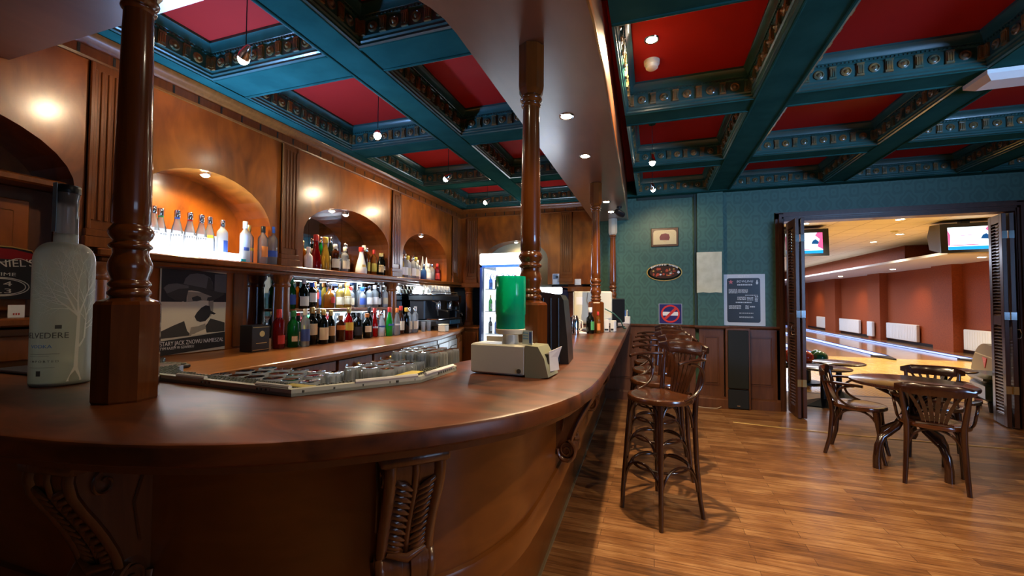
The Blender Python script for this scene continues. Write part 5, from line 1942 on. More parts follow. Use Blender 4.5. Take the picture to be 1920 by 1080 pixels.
def cooler(name, label, x, y, w, d, h, head, rows, hz):
    t = thing(name, label, 'cooler', (x, y, 0))
    hw, hd = w / 2, d / 2
    navy = mat('cooler_navy', (0.008, 0.02, 0.06), 0.35)
    mb = MB()
    mb.bbox((-hw, -hd + 0.05, 0), (-hw + 0.035, hd, h), 0.006)
    mb.bbox((hw - 0.035, -hd + 0.05, 0), (hw, hd, h), 0.006)
    mb.box((-hw, -hd + 0.05, 0), (hw, hd, 0.18))
    mb.box((-hw, -hd + 0.05, h - 0.03), (hw, hd, h))
    mb.box((-hw, hd - 0.03, 0.1), (hw, hd, h))
    mb.build('cabinet_shell', navy, t, smooth=None)
    mb = MB()
    mb.box((-hw + 0.035, hd - 0.04, 0.18), (hw - 0.035, hd - 0.031, h - 0.03))
    for s in (-1, 1):
        mb.box((min(s * (hw - 0.035), s * (hw - 0.042)), -hd + 0.08, 0.18), (max(s * (hw - 0.035), s * (hw - 0.042)), hd - 0.04, h - head - 0.05))
    mb.build('lit_lining', COOLW, t, smooth=None)
    mb = MB()
    mb.bbox((-hw, -hd - 0.02, h - head), (hw, -hd + 0.06, h), 0.012)
    mb.build('light_header', emit(name + '_header', (0.86, 0.93, 1.0), 7.0), t)
    mb = MB()
    mb.box((-hw, -hd, h - head - 0.035), (hw, -hd + 0.05, h - head))
    for s in (-1, 1):
        mb.box((min(s * hw, s * (hw - 0.03)), -hd, 0.1), (max(s * hw, s * (hw - 0.03)), -hd + 0.05, h - head))
    mb.box((-hw, -hd, 0.08), (hw, -hd + 0.05, 0.2))
    fr_ = mb.build('door_frame', mat('cooler_blue_frame', (0.02, 0.06, 0.25), 0.35), t, smooth=None)
    mb = MB()
    mb.box((-hw + 0.03, -hd + 0.01, 0.2), (hw - 0.03, -hd + 0.014, h - head - 0.035))
    mb.build('glass_door', glass('cooler_door_glass', (0.96, 0.98, 1.0), 0.94, (0.8, 0.9, 1.0), 0.02), fr_, smooth=None)
    for z in hz:
        mb = MB()
        mb.box((-hw + 0.042, -hd + 0.09, z - 0.012), (hw - 0.042, hd - 0.045, z))
        mb.build('wire_shelf', K['white'], t, smooth=None)
    light('AREA', (0, -hd - 0.03, h - head / 2), 30.0 if w > 0.6 else 22.0, (0.50, 0.70, 1.0), None, size=w * 0.9, sizey=head * 0.8, parent=t, name='header_glow').rotation_euler = (PI / 2, 0, 0)
    return t


FX, FY = -2.01, 5.86
cooler('drinks_cooler', 'tall lit drinks cooler with glass door under the arch at the end of the bar', FX, FY, 0.66, 0.60, 2.02, 0.16, 4, (0.55, 0.88, 1.20, 1.52))
for j, z in enumerate((0.88, 1.20, 1.52)):
    for i in range(6):
        kinds = [('dark', 'black', 'white'), ('green', 'gold', 'white'), ('blue', 'white', 'blue'), ('clear', 'blue', 'blue'), ('dark', 'red', 'red'), ('brown', 'gold', 'cream')]
        gl, cp_, lb_ = kinds[(i * 2 + j) % 6]
        bottle('%s drink from the left on the %s shelf inside the tall cooler' % (ordinal(i), ['lower', 'middle', 'upper'][j]), (FX - 0.235 + i * 0.095, FY - 0.12, z + 0.001), 0.235 if j != 2 else 0.20, 0.030, 'wine', gl, cp_, lb_, 'drinks inside the tall cooler')
for o_ in COL.objects:
    if o_.name.startswith('drinks_cooler') and not o_.parent:
        mb = MB()
        for q, (u0, zz, am) in enumerate(((-0.24, 1.70, 0.03), (-0.22, 1.64, 0.018))):
            pts_ = [(u0 + 0.46 * i / 60, -0.296, zz + am * math.sin(i * 0.62) + 0.012 * math.sin(i * 0.23)) for i in range(61)]
            mb.tube(pts_, 0.004 if q == 0 else 0.0025, 5)
        mb.build('door_script', LM['blue'], o_)
cooler('drinks_cooler', 'low lit cooler partly hidden behind the black till terminal', -1.42, 5.86, 0.50, 0.5, 1.54, 0.09, 3, (0.5, 0.85))

# ------------------------------------------------------------------ things on the end wall and the green wall
ph = thing('pinned_photo', 'small pale photo card pinned to the wood above the low cooler', 'photo', (-1.36, YB - 0.001, 1.60))
mb = MB()
mb.box((-0.045, -0.004, 0), (0.055, 0, 0.155))
mb.build('photo_sheet', K['paperw'], ph, smooth=None)
mb = MB()
mb.box((-0.035, -0.0048, 0.075), (0.03, -0.004, 0.145))
mb.build('blue_grey_picture', mat('photo_blue_grey', (0.22, 0.28, 0.36), 0.5), ph, smooth=None)
mb = MB()
mb.box((0.0, -0.0054, 0.09), (0.04, -0.0048, 0.12))
mb.build('dark_figure', K['ink'], ph, smooth=None)
sw = thing('wall_switch', 'white square light switch on the wood left of the third post', 'switch', (-1.03, YB - 0.001, 1.585))
mb = MB()
mb.bbox((-0.045, -0.012, 0), (0.045, 0, 0.09), 0.004)
mb.build('plate', K['white'], sw)
mb = MB()
mb.bbox((-0.03, -0.016, 0.015), (0.03, -0.012, 0.075), 0.003)
mb.build('rocker', K['paperw'], sw)

pq = thing('framed_plaque', 'small framed cream plaque with a dark red barrel, highest on the green wall', 'plaque', (0.155, YB - 0.001, 2.10))
mb = MB()
mb.bbox((-0.175, -0.022, 0), (0.175, 0, 0.255), 0.006)
mb.build('frame', mat('plaque_frame', (0.10, 0.045, 0.02), 0.4), pq)
mb = MB()
pl = [(-0.148, 0.03), (0.148, 0.03), (0.148, 0.19), (0.135, 0.215), (0.11, 0.225), (-0.11, 0.225), (-0.135, 0.215), (-0.148, 0.19)]
mb.prism(pl, -0.025, -0.0215, 'y')
mb.build('cream_plate', mat('plaque_cream', (0.56, 0.47, 0.26), 0.5), pq, smooth=None)
mb = MB()
mb.prism([(-0.06, 0.09), (0.055, 0.085), (0.066, 0.12), (0.055, 0.165), (0.01, 0.18), (-0.045, 0.17), (-0.066, 0.13)], -0.028, -0.0249, 'y')
mb.build('barrel_picture', mat('plaque_red', (0.16, 0.025, 0.025), 0.5), pq, smooth=None)
mb = MB()
for i in range(13):
    a = PI * (0.2 + 0.6 * i / 12)
    mb.box((0.155 * math.cos(a) - 0.005, -0.0258, 0.055 + 0.15 * math.sin(a) - 0.002), (0.155 * math.cos(a) + 0.005, -0.0249, 0.055 + 0.15 * math.sin(a) + 0.008))
mb.prism([(-0.03, 0.08), (0.03, 0.08), (0.0, 0.062)], -0.026, -0.0249, 'y')
mb.build('arched_print', LM['tan'], pq, smooth=None)

ov = thing('oval_sign', 'oval mirrored advertising sign with a busy picture on the green wall', 'sign', (0.148, YB - 0.001, 1.75))


def oval(rx, rz, y0, y1, mi=0, n=40):
    mb.prism([(rx * math.cos(2 * PI * i / n), rz * math.sin(2 * PI * i / n)) for i in range(n)], y0, y1, 'y', mi)


mb = MB()
oval(0.228, 0.118, -0.012, 0)
mb.build('backing', LM['gold'], ov, smooth=20)
mb = MB()
oval(0.216, 0.107, -0.016, -0.011)
mb.build('silvered_glass', K['mirror'], ov, smooth=20)
mb = MB()
oval(0.19, 0.085, -0.0175, -0.0155)
mb.build('dark_picture', mat('picture_brown', (0.05, 0.02, 0.012), 0.3), ov, smooth=20)
rr_ = random.Random(5)
for nm, c, k_ in (('red_figures', (0.45, 0.07, 0.03), 12), ('gold_figures', (0.5, 0.33, 0.08), 7), ('pale_figures', (0.62, 0.68, 0.72), 4)):
    mb = MB()
    for i in range(k_):
        x, z = rr_.uniform(-0.14, 0.14), rr_.uniform(-0.05, 0.05)
        if nm == 'pale_figures':
            x, z = [(0.075, -0.02), (0.09, -0.005), (0.18, 0.0), (-0.05, -0.03)][i]
        w, h = rr_.uniform(0.008, 0.025), rr_.uniform(0.008, 0.02)
        mb.prism([(x - w, z - h * 0.5), (x, z - h), (x + w, z - h * 0.3), (x + w * 0.6, z + h * 0.8), (x - w * 0.5, z + h)], -0.0185 - i * 0.0001, -0.0172, 'y')
    mb.build(nm, mat(nm, c, 0.35), ov, smooth=None)
mb = MB()
for i in range(19):
    a = PI * (0.80 - 0.6 * i / 18)
    if i == 11:
        continue
    x, z = 0.205 * math.cos(a), 0.097 * math.sin(a)
    hh = 0.014 if i not in (0, 12) else 0.022
    mb.box((x - 0.005, -0.019, z - 0.005), (x + 0.004, -0.0165, z + hh))
mb.build('arched_letters', K['paperw'], ov, smooth=None)

ns = thing('no_smoking_sign', 'square blue no smoking sign with red ring standing on the chair rail', 'sign', (0.222, YB - 0.001, 1.052))
mb = MB()
mb.box((-0.147, -0.006, 0), (0.147, 0, 0.272))
mb.build('pale_border', mat('sign_pale_grey', (0.4, 0.42, 0.5), 0.4), ns, smooth=None)
mb = MB()
mb.box((-0.14, -0.0075, 0.006), (0.14, -0.005, 0.266))
mb.build('blue_plate', mat('sign_navy', (0.02, 0.02, 0.13), 0.35), ns, smooth=None)
mb = MB()
mb.box((-0.10, -0.009, 0.112), (0.10, -0.0072, 0.162))
mb.build('white_cigarette', K['paperw'], ns, smooth=None)
mb = MB()
n = 40
for r0, r1 in ((0.098, 0.12),):
    vs, fs = [], []
    for i in range(n):
        a = 2 * PI * i / n
        for q, yy_ in ((r0, -0.011), (r1, -0.011)):
            vs.append((q * math.cos(a), yy_, 0.137 + q * math.sin(a)))
    for i in range(n):
        j = (i + 1) % n
        fs.append((2 * i, 2 * i + 1, 2 * j + 1, 2 * j))
    mb.add(vs, fs)
c45 = 0.078
mb.prism([(-c45 - 0.012, 0.137 - c45 + 0.010), (-c45 + 0.012, 0.137 - c45 - 0.014), (c45 + 0.012, 0.137 + c45 - 0.010), (c45 - 0.012, 0.137 + c45 + 0.014)], -0.0115, -0.0095, 'y')
mb.build('red_ring_and_bar', mat('sign_red', (0.62, 0.03, 0.02), 0.4), ns, smooth=None)

yp = thing('paper_sheet', 'long yellowed paper sheet hung on the green wall column', 'paper', (0.70, YB - 0.052, 1.47))
mb = MB()
vs, fs = [], []
for i in range(11):
    for j in range(5):
        z = 0.535 * i / 10
        x = -0.15 + 0.30 * j / 4
        vs.append((x, -0.004 - 0.004 * math.sin(i * 1.7 + j) - (0.012 if i == 0 and j % 2 else 0), z + (0.008 * (j % 2) if i == 0 else 0)))
for i in range(10):
    for j in range(4):
        fs.append((i * 5 + j, i * 5 + j + 1, (i + 1) * 5 + j + 1, (i + 1) * 5 + j))
mb.add(vs, fs)
mb.build('sheet', K['papery'], yp)

bp_ = thing('bowling_poster', 'black bowling price list poster with a wide white border on the green wall', 'poster', (1.105, YB - 0.001, 1.05))
mb = MB()
mb.box((-0.245, -0.005, 0), (0.245, 0, 0.66))
mb.build('white_border', mat('poster_white', (0.62, 0.66, 0.68), 0.5), bp_, smooth=None)
mb = MB()
pl = []
for cx_, cz_, a0 in ((0.165, 0.585, 0), (-0.165, 0.585, 90), (-0.165, 0.065, 180), (0.165, 0.065, 270)):
    for q in range(5):
        a = math.radians(a0 + q * 22.5)
        pl.append((cx_ + 0.025 * math.cos(a), cz_ + 0.025 * math.sin(a)))
mb.prism(pl, -0.0062, -0.0048, 'y')
mb.build('black_field', mat('poster_black', (0.025, 0.03, 0.035), 0.35), bp_, smooth=None)
PT = mat('poster_lettering', (0.62, 0.66, 0.66), 0.5)
text('CITY', 0.04, LM['white'], bp_, (-0.06, -0.0055, 0.622), FACE_BACK, width=0.13)
text('BOWLING', 0.04, PT, bp_, (-0.08, -0.0068, 0.555), FACE_BACK, width=0.19, shear=0.2)
mb = MB()
rp = random.Random(11)
for (x0, x1, z0, z1, rows_) in ((-0.07, 0.10, 0.515, 0.545, 1), (-0.17, -0.07, 0.415, 0.475, 4), (-0.06, 0.05, 0.42, 0.47, 4), (0.02, 0.16, 0.385, 0.40, 1), (-0.07, 0.03, 0.33, 0.375, 3), (0.04, 0.11, 0.325, 0.37, 3), (0.13, 0.165, 0.31, 0.385, 4), (-0.09, 0.09, 0.29, 0.315, 1), (-0.17, -0.03, 0.215, 0.265, 4), (0.02, 0.06, 0.215, 0.265, 4), (0.075, 0.13, 0.235, 0.26, 1), (-0.05, 0.11, 0.155, 0.17, 1), (-0.05, 0.11, 0.10, 0.12, 2)):
    for r_ in range(rows_):
        zz = z0 + (z1 - z0) * r_ / rows_
        hh = (z1 - z0) / rows_ * 0.6
        x = x0
        while x < x1:
            w = rp.uniform(0.006, 0.022)
            mb.box((x, -0.0070, zz), (min(x + w, x1), -0.0060, zz + hh))
            x += w + 0.005
mb.build('small_print', PT, bp_, smooth=None)
mb = MB()
pl = []
for i in range(10):
    a = PI / 2 + i * PI / 5
    q = 0.032 if i % 2 == 0 else 0.014
    pl.append((-0.145 + q * math.cos(a), 0.56 + q * math.sin(a)))
mb.prism(pl, -0.0074, -0.0060, 'y')
mb.build('pink_star', mat('poster_pink', (0.6, 0.16, 0.16), 0.5), bp_, smooth=None)
mb = MB()
mb.prism([(0.145, 0.53), (0.165, 0.53), (0.168, 0.555), (0.16, 0.57), (0.163, 0.585), (0.15, 0.585), (0.15, 0.57), (0.142, 0.555)], -0.0074, -0.0060, 'y')
mb.build('pin_symbol', PT, bp_, smooth=None)

spk = thing('floor_speaker', 'tall floor speaker with black grille and wooden sides against the wainscot', 'speaker', (1.015, 6.0, 0))
mb = MB()
mb.bbox((-0.14, -0.02, 0), (0.14, 0.075, 1.02), 0.006)
mb.build('wood_cabinet', K['wains'], spk)
mb = MB()
mb.bbox((-0.118, -0.04, 0.26), (0.118, -0.02, 0.995), 0.008)
mb.build('upper_grille', mat('black_grille_cloth', (0.008, 0.012, 0.012), 0.8), spk)
mb = MB()
mb.bbox((-0.118, -0.036, 0.012), (0.118, -0.02, 0.25), 0.006)
mb.build('lower_panel', mat('blue_black_panel', (0.012, 0.02, 0.032), 0.4), spk)
mb = MB()
mb.bbox((-0.018, -0.038, 0.04), (0.018, -0.036, 0.055), 0.001)
mb.build('badge', K['chrome'], spk)
wr = thing('speaker_cable', 'thin pale cable running along the floor from the wainscot to the speaker', 'cable', (0.6, 5.95, 0))
mb = MB()
mb.tube([(-0.1, 0.0, 0.006), (0.05, -0.03, 0.006), (0.16, -0.02, 0.006), (0.22, 0.03, 0.02), (0.245, 0.045, 0.07), (0.26, 0.05, 0.10)], 0.005, 8)
mb.build('cord', mat('pale_cord', (0.5, 0.42, 0.3), 0.5), wr)

# brass strip on the floor
st = thing('floor_strip', 'thin brass strip set across the plank floor in front of the doorway', 'strip', (2.0, 5.25, 0))
mb = MB()
P0 = [(-1.15, 0.10), (-0.6, 0.02), (-0.1, -0.03), (0.6, -0.03), (1.25, -0.02), (3.0, -0.02)]
mb.loft([[(x, y + d, z) for x, y in P0] for d, z in ((-0.016, 0.0), (-0.012, 0.005), (0.012, 0.005), (0.016, 0.0))], 0, False, False)
mb.build('brass_bar', mat('dull_brass', (0.62, 0.42, 0.16), 0.35, 0.7), st)

# ------------------------------------------------------------------ louvered folding doors
def leaf(label, x, y0, y1, rz=0.0):
    """a door leaf in the Y-Z plane, hinged near the wall"""
    t = thing('louver_door', label, 'door', (x, y0, 0.012), rz, 'folded louver door leaves')
    Ln = y1 - y0
    mb = MB()
    for a, b in ((0.0, 0.075), (Ln - 0.075, Ln)):
        mb.bbox((-0.0185, a, 0), (0.0185, b, 2.33), 0.003)
    for a, b in ((0.0, 0.12), (1.10, 1.20), (2.24, 2.33)):
        mb.bbox((-0.0180, 0.075, a), (0.0180, Ln - 0.075, b), 0.003)
    mb.build('door_frame', K['door'], t)
    mb = MB()
    for z0, z1 in ((0.13, 1.09), (1.21, 2.23)):
        z = z0
        while z < z1:
            mb.add([(-0.016, 0.075, z), (-0.016, Ln - 0.075, z), (0.016, Ln - 0.075, z + 0.028), (0.016, 0.075, z + 0.028), (-0.016, 0.075, z - 0.007), (-0.016, Ln - 0.075, z - 0.007), (0.016, Ln - 0.075, z + 0.021), (0.016, 0.075, z + 0.021)],
                   [(0, 1, 2, 3), (7, 6, 5, 4), (0, 4, 5, 1), (1, 5, 6, 2), (2, 6, 7, 3), (3, 7, 4, 0)])
            z += 0.036
    mb.build('louvers', K['door'], t, smooth=None)
    return t


dl1 = leaf('louvered leaf next to the left door jamb, folded open into the bar', 1.605, 5.73, 6.09)
dl2 = leaf('inner louvered leaf of the left folding door, toward the bowling lanes', 1.662, 5.73, 6.09)
dr1 = leaf('louvered leaf next to the right door jamb, folded toward the lanes', 3.70, 6.045, 6.405, -0.25)
dr2 = leaf('inner louvered leaf of the right folding door, toward the lanes', 3.645, 6.06, 6.42, -0.25)
for t, s in ((dl1, 1), (dr2, 1)):
    for z in (0.36, 1.16, 2.05):
        mb = MB()
        gap = 0.057 if t is dl1 else 0.058
        mb.bbox((-0.018, -0.004, z), (gap + 0.018, -0.0005, z + 0.085), 0.001)
        mb.tube([(gap / 2, -0.008, z), (gap / 2, -0.008, z + 0.085)], 0.006, 8)
        mb.build('hinge', K['brass'] if z < 1 else K['chrome'], t)
for t, x in ((dl1, -0.0185), (dr1, 0.0185)):
    s = -1 if x < 0 else 1
    mb = MB()
    mb.tube([(x, 0.045, 0.96), (x + s * 0.035, 0.045, 0.96), (x + s * 0.045, 0.045, 1.01), (x + s * 0.035, 0.045, 1.06), (x, 0.045, 1.06)], 0.006, 8)
    mb.build('pull_handle', K['chrome'], t)

# ------------------------------------------------------------------ bentwood seats
def arc(p0, p1, p2, n=10):
    p0, p1, p2 = Vector(p0), Vector(p1), Vector(p2)
    return [tuple((1 - t) ** 2 * p0 + 2 * t * (1 - t) * p1 + t * t * p2) for t in [i / n for i in range(n + 1)]]


def seat_round(R, zt, th, dish=0.008, squash=1.0):
    mb = MB()
    prof = [(R - 0.012, -th), (R - 0.002, -th + 0.006), (R, -th / 2), (R - 0.004, -0.004), (R - 0.014, 0), (R - 0.05, -0.003), (R * 0.5, -dish), (0.001, -dish)]
    mb.lathe([(r, zt + z) for r, z in prof], seg=32)
    if squash != 1.0:
        mb.v = [(x, y * squash, z) for x, y, z in mb.v]
    return mb


def backrest(t, zs, zr, yb, wid, bow):
    """curved top rail with a fan of splats; yb: y of the uprights at rail height"""
    def rail(z, u):
        return (u, yb + bow * (1 - (u / wid) ** 2), z)
    mb = MB()
    n = 16
    rings = []
    for i in range(n + 1):
        u = -wid - 0.02 + (2 * wid + 0.04) * i / n
        x, y, _ = rail(0, u)
        k_ = 1 - max(0, (abs(u) - wid * 0.72) / (wid * 0.28 + 0.02)) * 0.55
        zc, hh = zr, 0.043 * k_
        rings.append([(x, y - 0.011, zc - hh), (x, y + 0.008, zc - hh), (x, y + 0.012, zc), (x, y + 0.010, zc + hh * 0.8), (x, y, zc + hh), (x, y - 0.012, zc + hh * 0.75)])
    mb.loft(rings)
    mb.build('top_rail', K['bent'], t, smooth=50)
    for i in range(6):
        q = (i - 2.5) / 2.5
        b0 = (q * 0.055, 0.155, zs - 0.01)
        top = rail(zr - 0.03, q * wid * 0.72)
        mb = MB()
        pts_ = arc(b0, (q * 0.07, yb - 0.02 + 0.02, (zs + zr) / 2), (top[0], top[1], top[2]))
        rings = []
        m_ = len(pts_)
        for j, p in enumerate(pts_):
            w = 0.006 + 0.006 * math.sin(PI * (0.15 + 0.75 * j / m_))
            rings.append([(p[0] - w, p[1] - 0.004, p[2]), (p[0] + w, p[1] - 0.004, p[2]), (p[0] + w, p[1] + 0.004, p[2]), (p[0] - w, p[1] + 0.004, p[2])])
        mb.loft(rings)
        mb.build('fan_splat', K['bent'], t, smooth=30)
    mb = MB()
    mb.tube([(-0.10, 0.165, zs - 0.0), (0, 0.178, zs + 0.004), (0.10, 0.165, zs - 0.0)], 0.013, 8)
    mb.build('splat_block', K['bent'], t)


def make_stool(label, loc_, rz, group):
    t = thing('bar_stool', label, 'bar stool', loc_, rz, group)
    ZQ = 0.755
    seat_round(0.205, ZQ, 0.036).build('seat', K['seat'], t, smooth=45)
    ft = 0.168
    for sx_, sy_ in ((-1, -1), (1, -1)):
        mb = MB()
        mb.tube([(sx_ * 0.128, sy_ * 0.128, ZQ - 0.03), (sx_ * 0.145, sy_ * 0.145, 0.45), (sx_ * (ft - 0.004), sy_ * (ft - 0.004), 0.12), (sx_ * ft, sy_ * ft, 0)], [0.017, 0.0165, 0.015, 0.0135], 10)
        mb.build('leg', K['bent'], t, smooth=50)
    for sx_ in (-1, 1):
        mb = MB()
        mb.tube([(sx_ * 0.165, 0.222, 1.035), (sx_ * 0.158, 0.200, 0.92), (sx_ * 0.142, 0.165, ZQ), (sx_ * 0.142, 0.150, 0.6), (sx_ * 0.150, 0.155, 0.35), (sx_ * 0.163, 0.168, 0.12), (sx_ * 0.172, 0.185, 0)], [0.012, 0.014, 0.017, 0.017, 0.016, 0.015, 0.0135], 10)
        mb.build('leg', K['bent'], t, smooth=50)
    backrest(t, ZQ, 1.045, 0.215, 0.178, 0.035)
    mb = MB()
    mb.hoop((0, 0, 0.315), 0.168, 0.0095)
    mb.build('footrest_ring', K['bent'], t, smooth=60)
    # bent braces: arches between neighbouring legs, below the seat and at the footrest
    L4 = [(-1, -1), (1, -1), (1, 1), (-1, 1)]
    for i in range(4):
        a, b = L4[i], L4[(i + 1) % 4]
        for zl, zh, rl, rh in ((0.165, 0.335, 0.155, 0.150), (0.56, 0.735, 0.137, 0.128)):
            mx, my = (a[0] + b[0]) / 2, (a[1] + b[1]) / 2
            p0 = (a[0] * rl, a[1] * rl, zl)
            p3 = (b[0] * rl, b[1] * rl, zl)
            pm_ = (mx * rh, my * rh, zh)
            mb = MB()
            q1 = (p0[0] * 0.9 + pm_[0] * 0.1, p0[1] * 0.9 + pm_[1] * 0.1, zh)
            q2 = (p3[0] * 0.9 + pm_[0] * 0.1, p3[1] * 0.9 + pm_[1] * 0.1, zh)
            mb.tube(arc(p0, q1, pm_, 7) + arc(pm_, q2, p3, 7)[1:], 0.0085, 8)
            mb.build('bent_brace', K['bent'], t, smooth=60)
    for s in (-1, 1):
        mb = MB()
        mb.tube(arc((s * 0.166, 0.215, 0.985), (s * 0.225, 0.13, 0.995), (s * 0.215, -0.03, 0.985), 8) + [(s * 0.208, -0.06, 0.978)], [0.011] * 9 + [0.010], 8)
        mb.build('arm', K['bent'], t, smooth=60)
        mb = MB()
        mb.tube(arc((s * 0.218, 0.02, 0.975), (s * 0.215, 0.16, 0.965), (s * 0.208, 0.145, 0.86), 7) + arc((s * 0.208, 0.145, 0.86), (s * 0.200, 0.13, 0.775), (s * 0.196, 0.0, 0.748), 7)[1:], 0.0095, 8)
        mb.build('arm_support', K['bent'], t, smooth=60)
    return t


sg = 'bentwood stools lined up along the bar'
stool = make_stool('nearest bentwood bar stool along the bar, seat fully in view', (0.04, 2.905, 0), math.radians(-45), sg)
for i, (x, y, a, l) in enumerate(((0.03, 3.47, -47, 'second bentwood bar stool from the front along the bar'), (0.02, 4.0, -44, 'third bentwood bar stool from the front along the bar'), (0.015, 4.52, -46, 'fourth bentwood bar stool, last but one before the green wall'), (0.02, 5.04, -45, 'fifth bentwood bar stool, closest to the green wall'))):
    dup(stool, (x, y, 0), math.radians(a), l, sg)


def make_chair(label, loc_, rz, group):
    t = thing('bentwood_chair', label, 'chair', loc_, rz, group)
    ZQ = 0.455
    seat_round(0.205, ZQ, 0.034, squash=0.98).build('seat', K['seat'], t, smooth=45)
    for sx_ in (-1, 1):
        mb = MB()
        mb.tube([(sx_ * 0.145, -0.13, ZQ - 0.03), (sx_ * 0.152, -0.150, 0.25), (sx_ * 0.158, -0.17, 0.08), (sx_ * 0.160, -0.188, 0)], [0.024, 0.017, 0.015, 0.014], 10)
        mb.build('leg', K['bent'], t, smooth=50)
    for sx_ in (-1, 1):
        mb = MB()
        mb.tube([(sx_ * 0.178, 0.235, 0.715), (sx_ * 0.170, 0.215, 0.62), (sx_ * 0.150, 0.175, ZQ), (sx_ * 0.150, 0.168, 0.36), (sx_ * 0.158, 0.185, 0.15), (sx_ * 0.166, 0.222, 0)], [0.013, 0.016, 0.019, 0.019, 0.017, 0.0145], 10)
        mb.build('leg', K['bent'], t, smooth=50)
    backrest(t, ZQ, 0.722, 0.228, 0.195, 0.040)
    L4 = [(-1, -1), (1, -1), (1, 1), (-1, 1)]
    for i in range(4):
        a, b = L4[i], L4[(i + 1) % 4]
        mx, my = (a[0] + b[0]) / 2, (a[1] + b[1]) / 2
        p0 = (a[0] * 0.150, a[1] * 0.152, 0.25)
        p3 = (b[0] * 0.150, b[1] * 0.152, 0.25)
        pm_ = (mx * 0.135, my * 0.135, ZQ - 0.04)
        mb = MB()
        q1 = (p0[0] * 0.85 + pm_[0] * 0.15, p0[1] * 0.85 + pm_[1] * 0.15, ZQ - 0.035)
        q2 = (p3[0] * 0.85 + pm_[0] * 0.15, p3[1] * 0.85 + pm_[1] * 0.15, ZQ - 0.035)
        mb.tube(arc(p0, q1, pm_, 7) + arc(pm_, q2, p3, 7)[1:], 0.0095, 8)
        mb.build('bent_brace', K['bent'], t, smooth=60)
    for s in (-1, 1):
        mb = MB()
        pts_ = arc((s * 0.176, 0.222, 0.645), (s * 0.245, 0.12, 0.65), (s * 0.235, -0.06, 0.64), 8)
        rings = []
        for p in pts_:
            rings.append([(p[0] - 0.020, p[1], p[2] - 0.009), (p[0] + 0.020, p[1], p[2] - 0.009), (p[0] + 0.020, p[1], p[2] + 0.009), (p[0] - 0.020, p[1], p[2] + 0.009)])
        mb.loft(rings)
        mb.build('arm', K['bent'], t, smooth=40)
        mb = MB()
        mb.tube(arc((s * 0.232, 0.0, 0.635), (s * 0.225, 0.13, 0.62), (s * 0.212, 0.12, 0.54), 7) + arc((s * 0.212, 0.12, 0.54), (s * 0.205, 0.11, 0.475), (s * 0.198, 0.0, 0.445), 7)[1:], 0.010, 8)
        mb.build('arm_support', K['bent'], t, smooth=60)
    return t


cg = 'bentwood armchairs around the round table'
ch = make_chair('bentwood armchair with its fan back toward the camera at the round table', (2.03, 4.11, 0), math.radians(155), cg)
dup(ch, (1.735, 4.585, 0), math.radians(63), 'bentwood armchair left of the round table, seen from the side', cg)
dup(ch, (2.36, 4.78, 0), math.radians(-25), 'bentwood armchair behind the round table, its back toward the lanes', cg)

dup(ch, (2.35, 2.05, 0), math.radians(110), 'bentwood armchair beyond the right edge of the view, its shadow falling into the picture', cg)

rt_ = thing('round_table', 'round dark brown pedestal table with curved bentwood feet beyond the bar stools', 'table', (2.01, 4.37, 0))
mb = MB()
R = 0.40
mb.lathe([(R - 0.02, 0.672), (R - 0.003, 0.678), (R, 0.69), (R - 0.003, 0.699), (R - 0.012, 0.703), (0.001, 0.703)], seg=48)
mb.build('table_top', wood('table_top_wood', (0.03, 0.011, 0.008), (0.06, 0.022, 0.014), rough=0.22, coat=0.6), rt_, smooth=45)
mb = MB()
mb.lathe([(0.03, 0.24), (0.045, 0.28), (0.036, 0.33), (0.034, 0.52), (0.05, 0.56), (0.11, 0.665), (0.11, 0.675)], seg=20)
mb.build('pedestal', K['bent'], rt_, smooth=50)
for i in range(4):
    a = math.radians(20 + 90 * i)
    ca, sa = math.cos(a), math.sin(a)
    mb = MB()
    pts_ = [(0.03 * ca, 0.03 * sa, 0.50)] + [((0.03 + q) * ca, (0.03 + q) * sa, z) for q, z in ((0.03, 0.42), (0.09, 0.33), (0.16, 0.285), (0.215, 0.25), (0.25, 0.18), (0.262, 0.09), (0.262, 0.0))]
    mb.tube(pts_, [0.02, 0.023, 0.025, 0.026, 0.026, 0.026, 0.027, 0.029], 10)
    mb.build('leg', K['bent'], rt_, smooth=60)
    mb = MB()
    pts_ = [((0.03 + q) * ca, (0.03 + q) * sa, z) for q, z in ((0.02, 0.45), (0.06, 0.54), (0.14, 0.61), (0.24, 0.655), (0.27, 0.672))]
    mb.tube(pts_, [0.016, 0.017, 0.017, 0.016, 0.014], 8)
    mb.build('top_bracket', K['bent'], rt_, smooth=60)

# ------------------------------------------------------------------ bowling hall beyond the doorway
K['rust'] = speck('rust_red_wallcovering', (0.23, 0.045, 0.008), (0.30, 0.062, 0.012), 30, 0.7)
mb = MB()
mb.box((-1, 7.45, -0.1), (8.3, 12.7, 0))
struct('floor_lanes_approach', mb, K['maple'], smooth=None)
mb = MB()
mb.box((-1, 12.7, -0.1), (8.3, 32, 0))
struct('floor_lanes', mb, K['lane'], smooth=None)
mb = MB()
mb.box((-3.4, 7.42, -0.1), (8.3, 7.47, 0.004))
mb.box((5.2, 6.25, -0.1), (8.3, 7.45, 0))
struct('trim_300', mb, K['door'], smooth=None)
mb = MB()
mb.box((-1, 6.25, 3.0), (8.3, 32, 3.1))
struct('ceiling_lanes', mb, tiles('cream_ceiling_tiles', (0.86, 0.78, 0.56), (0.55, 0.46, 0.28), 0.6), smooth=None)
mb = MB()
mb.box((8.1, 6.25, 0), (8.3, 32, 3.1))
struct('wall_lanes_right', mb, K['rust'], smooth=None)
mb = MB()
mb.box((6.85, 15.0, 2.5), (8.1, 32, 3.0))
struct('wall_lanes_bulkhead', mb, K['rust'], smooth=None)
mb = MB()
mb.box((6.2, 11.9, 2.44), (8.1, 32, 2.5))
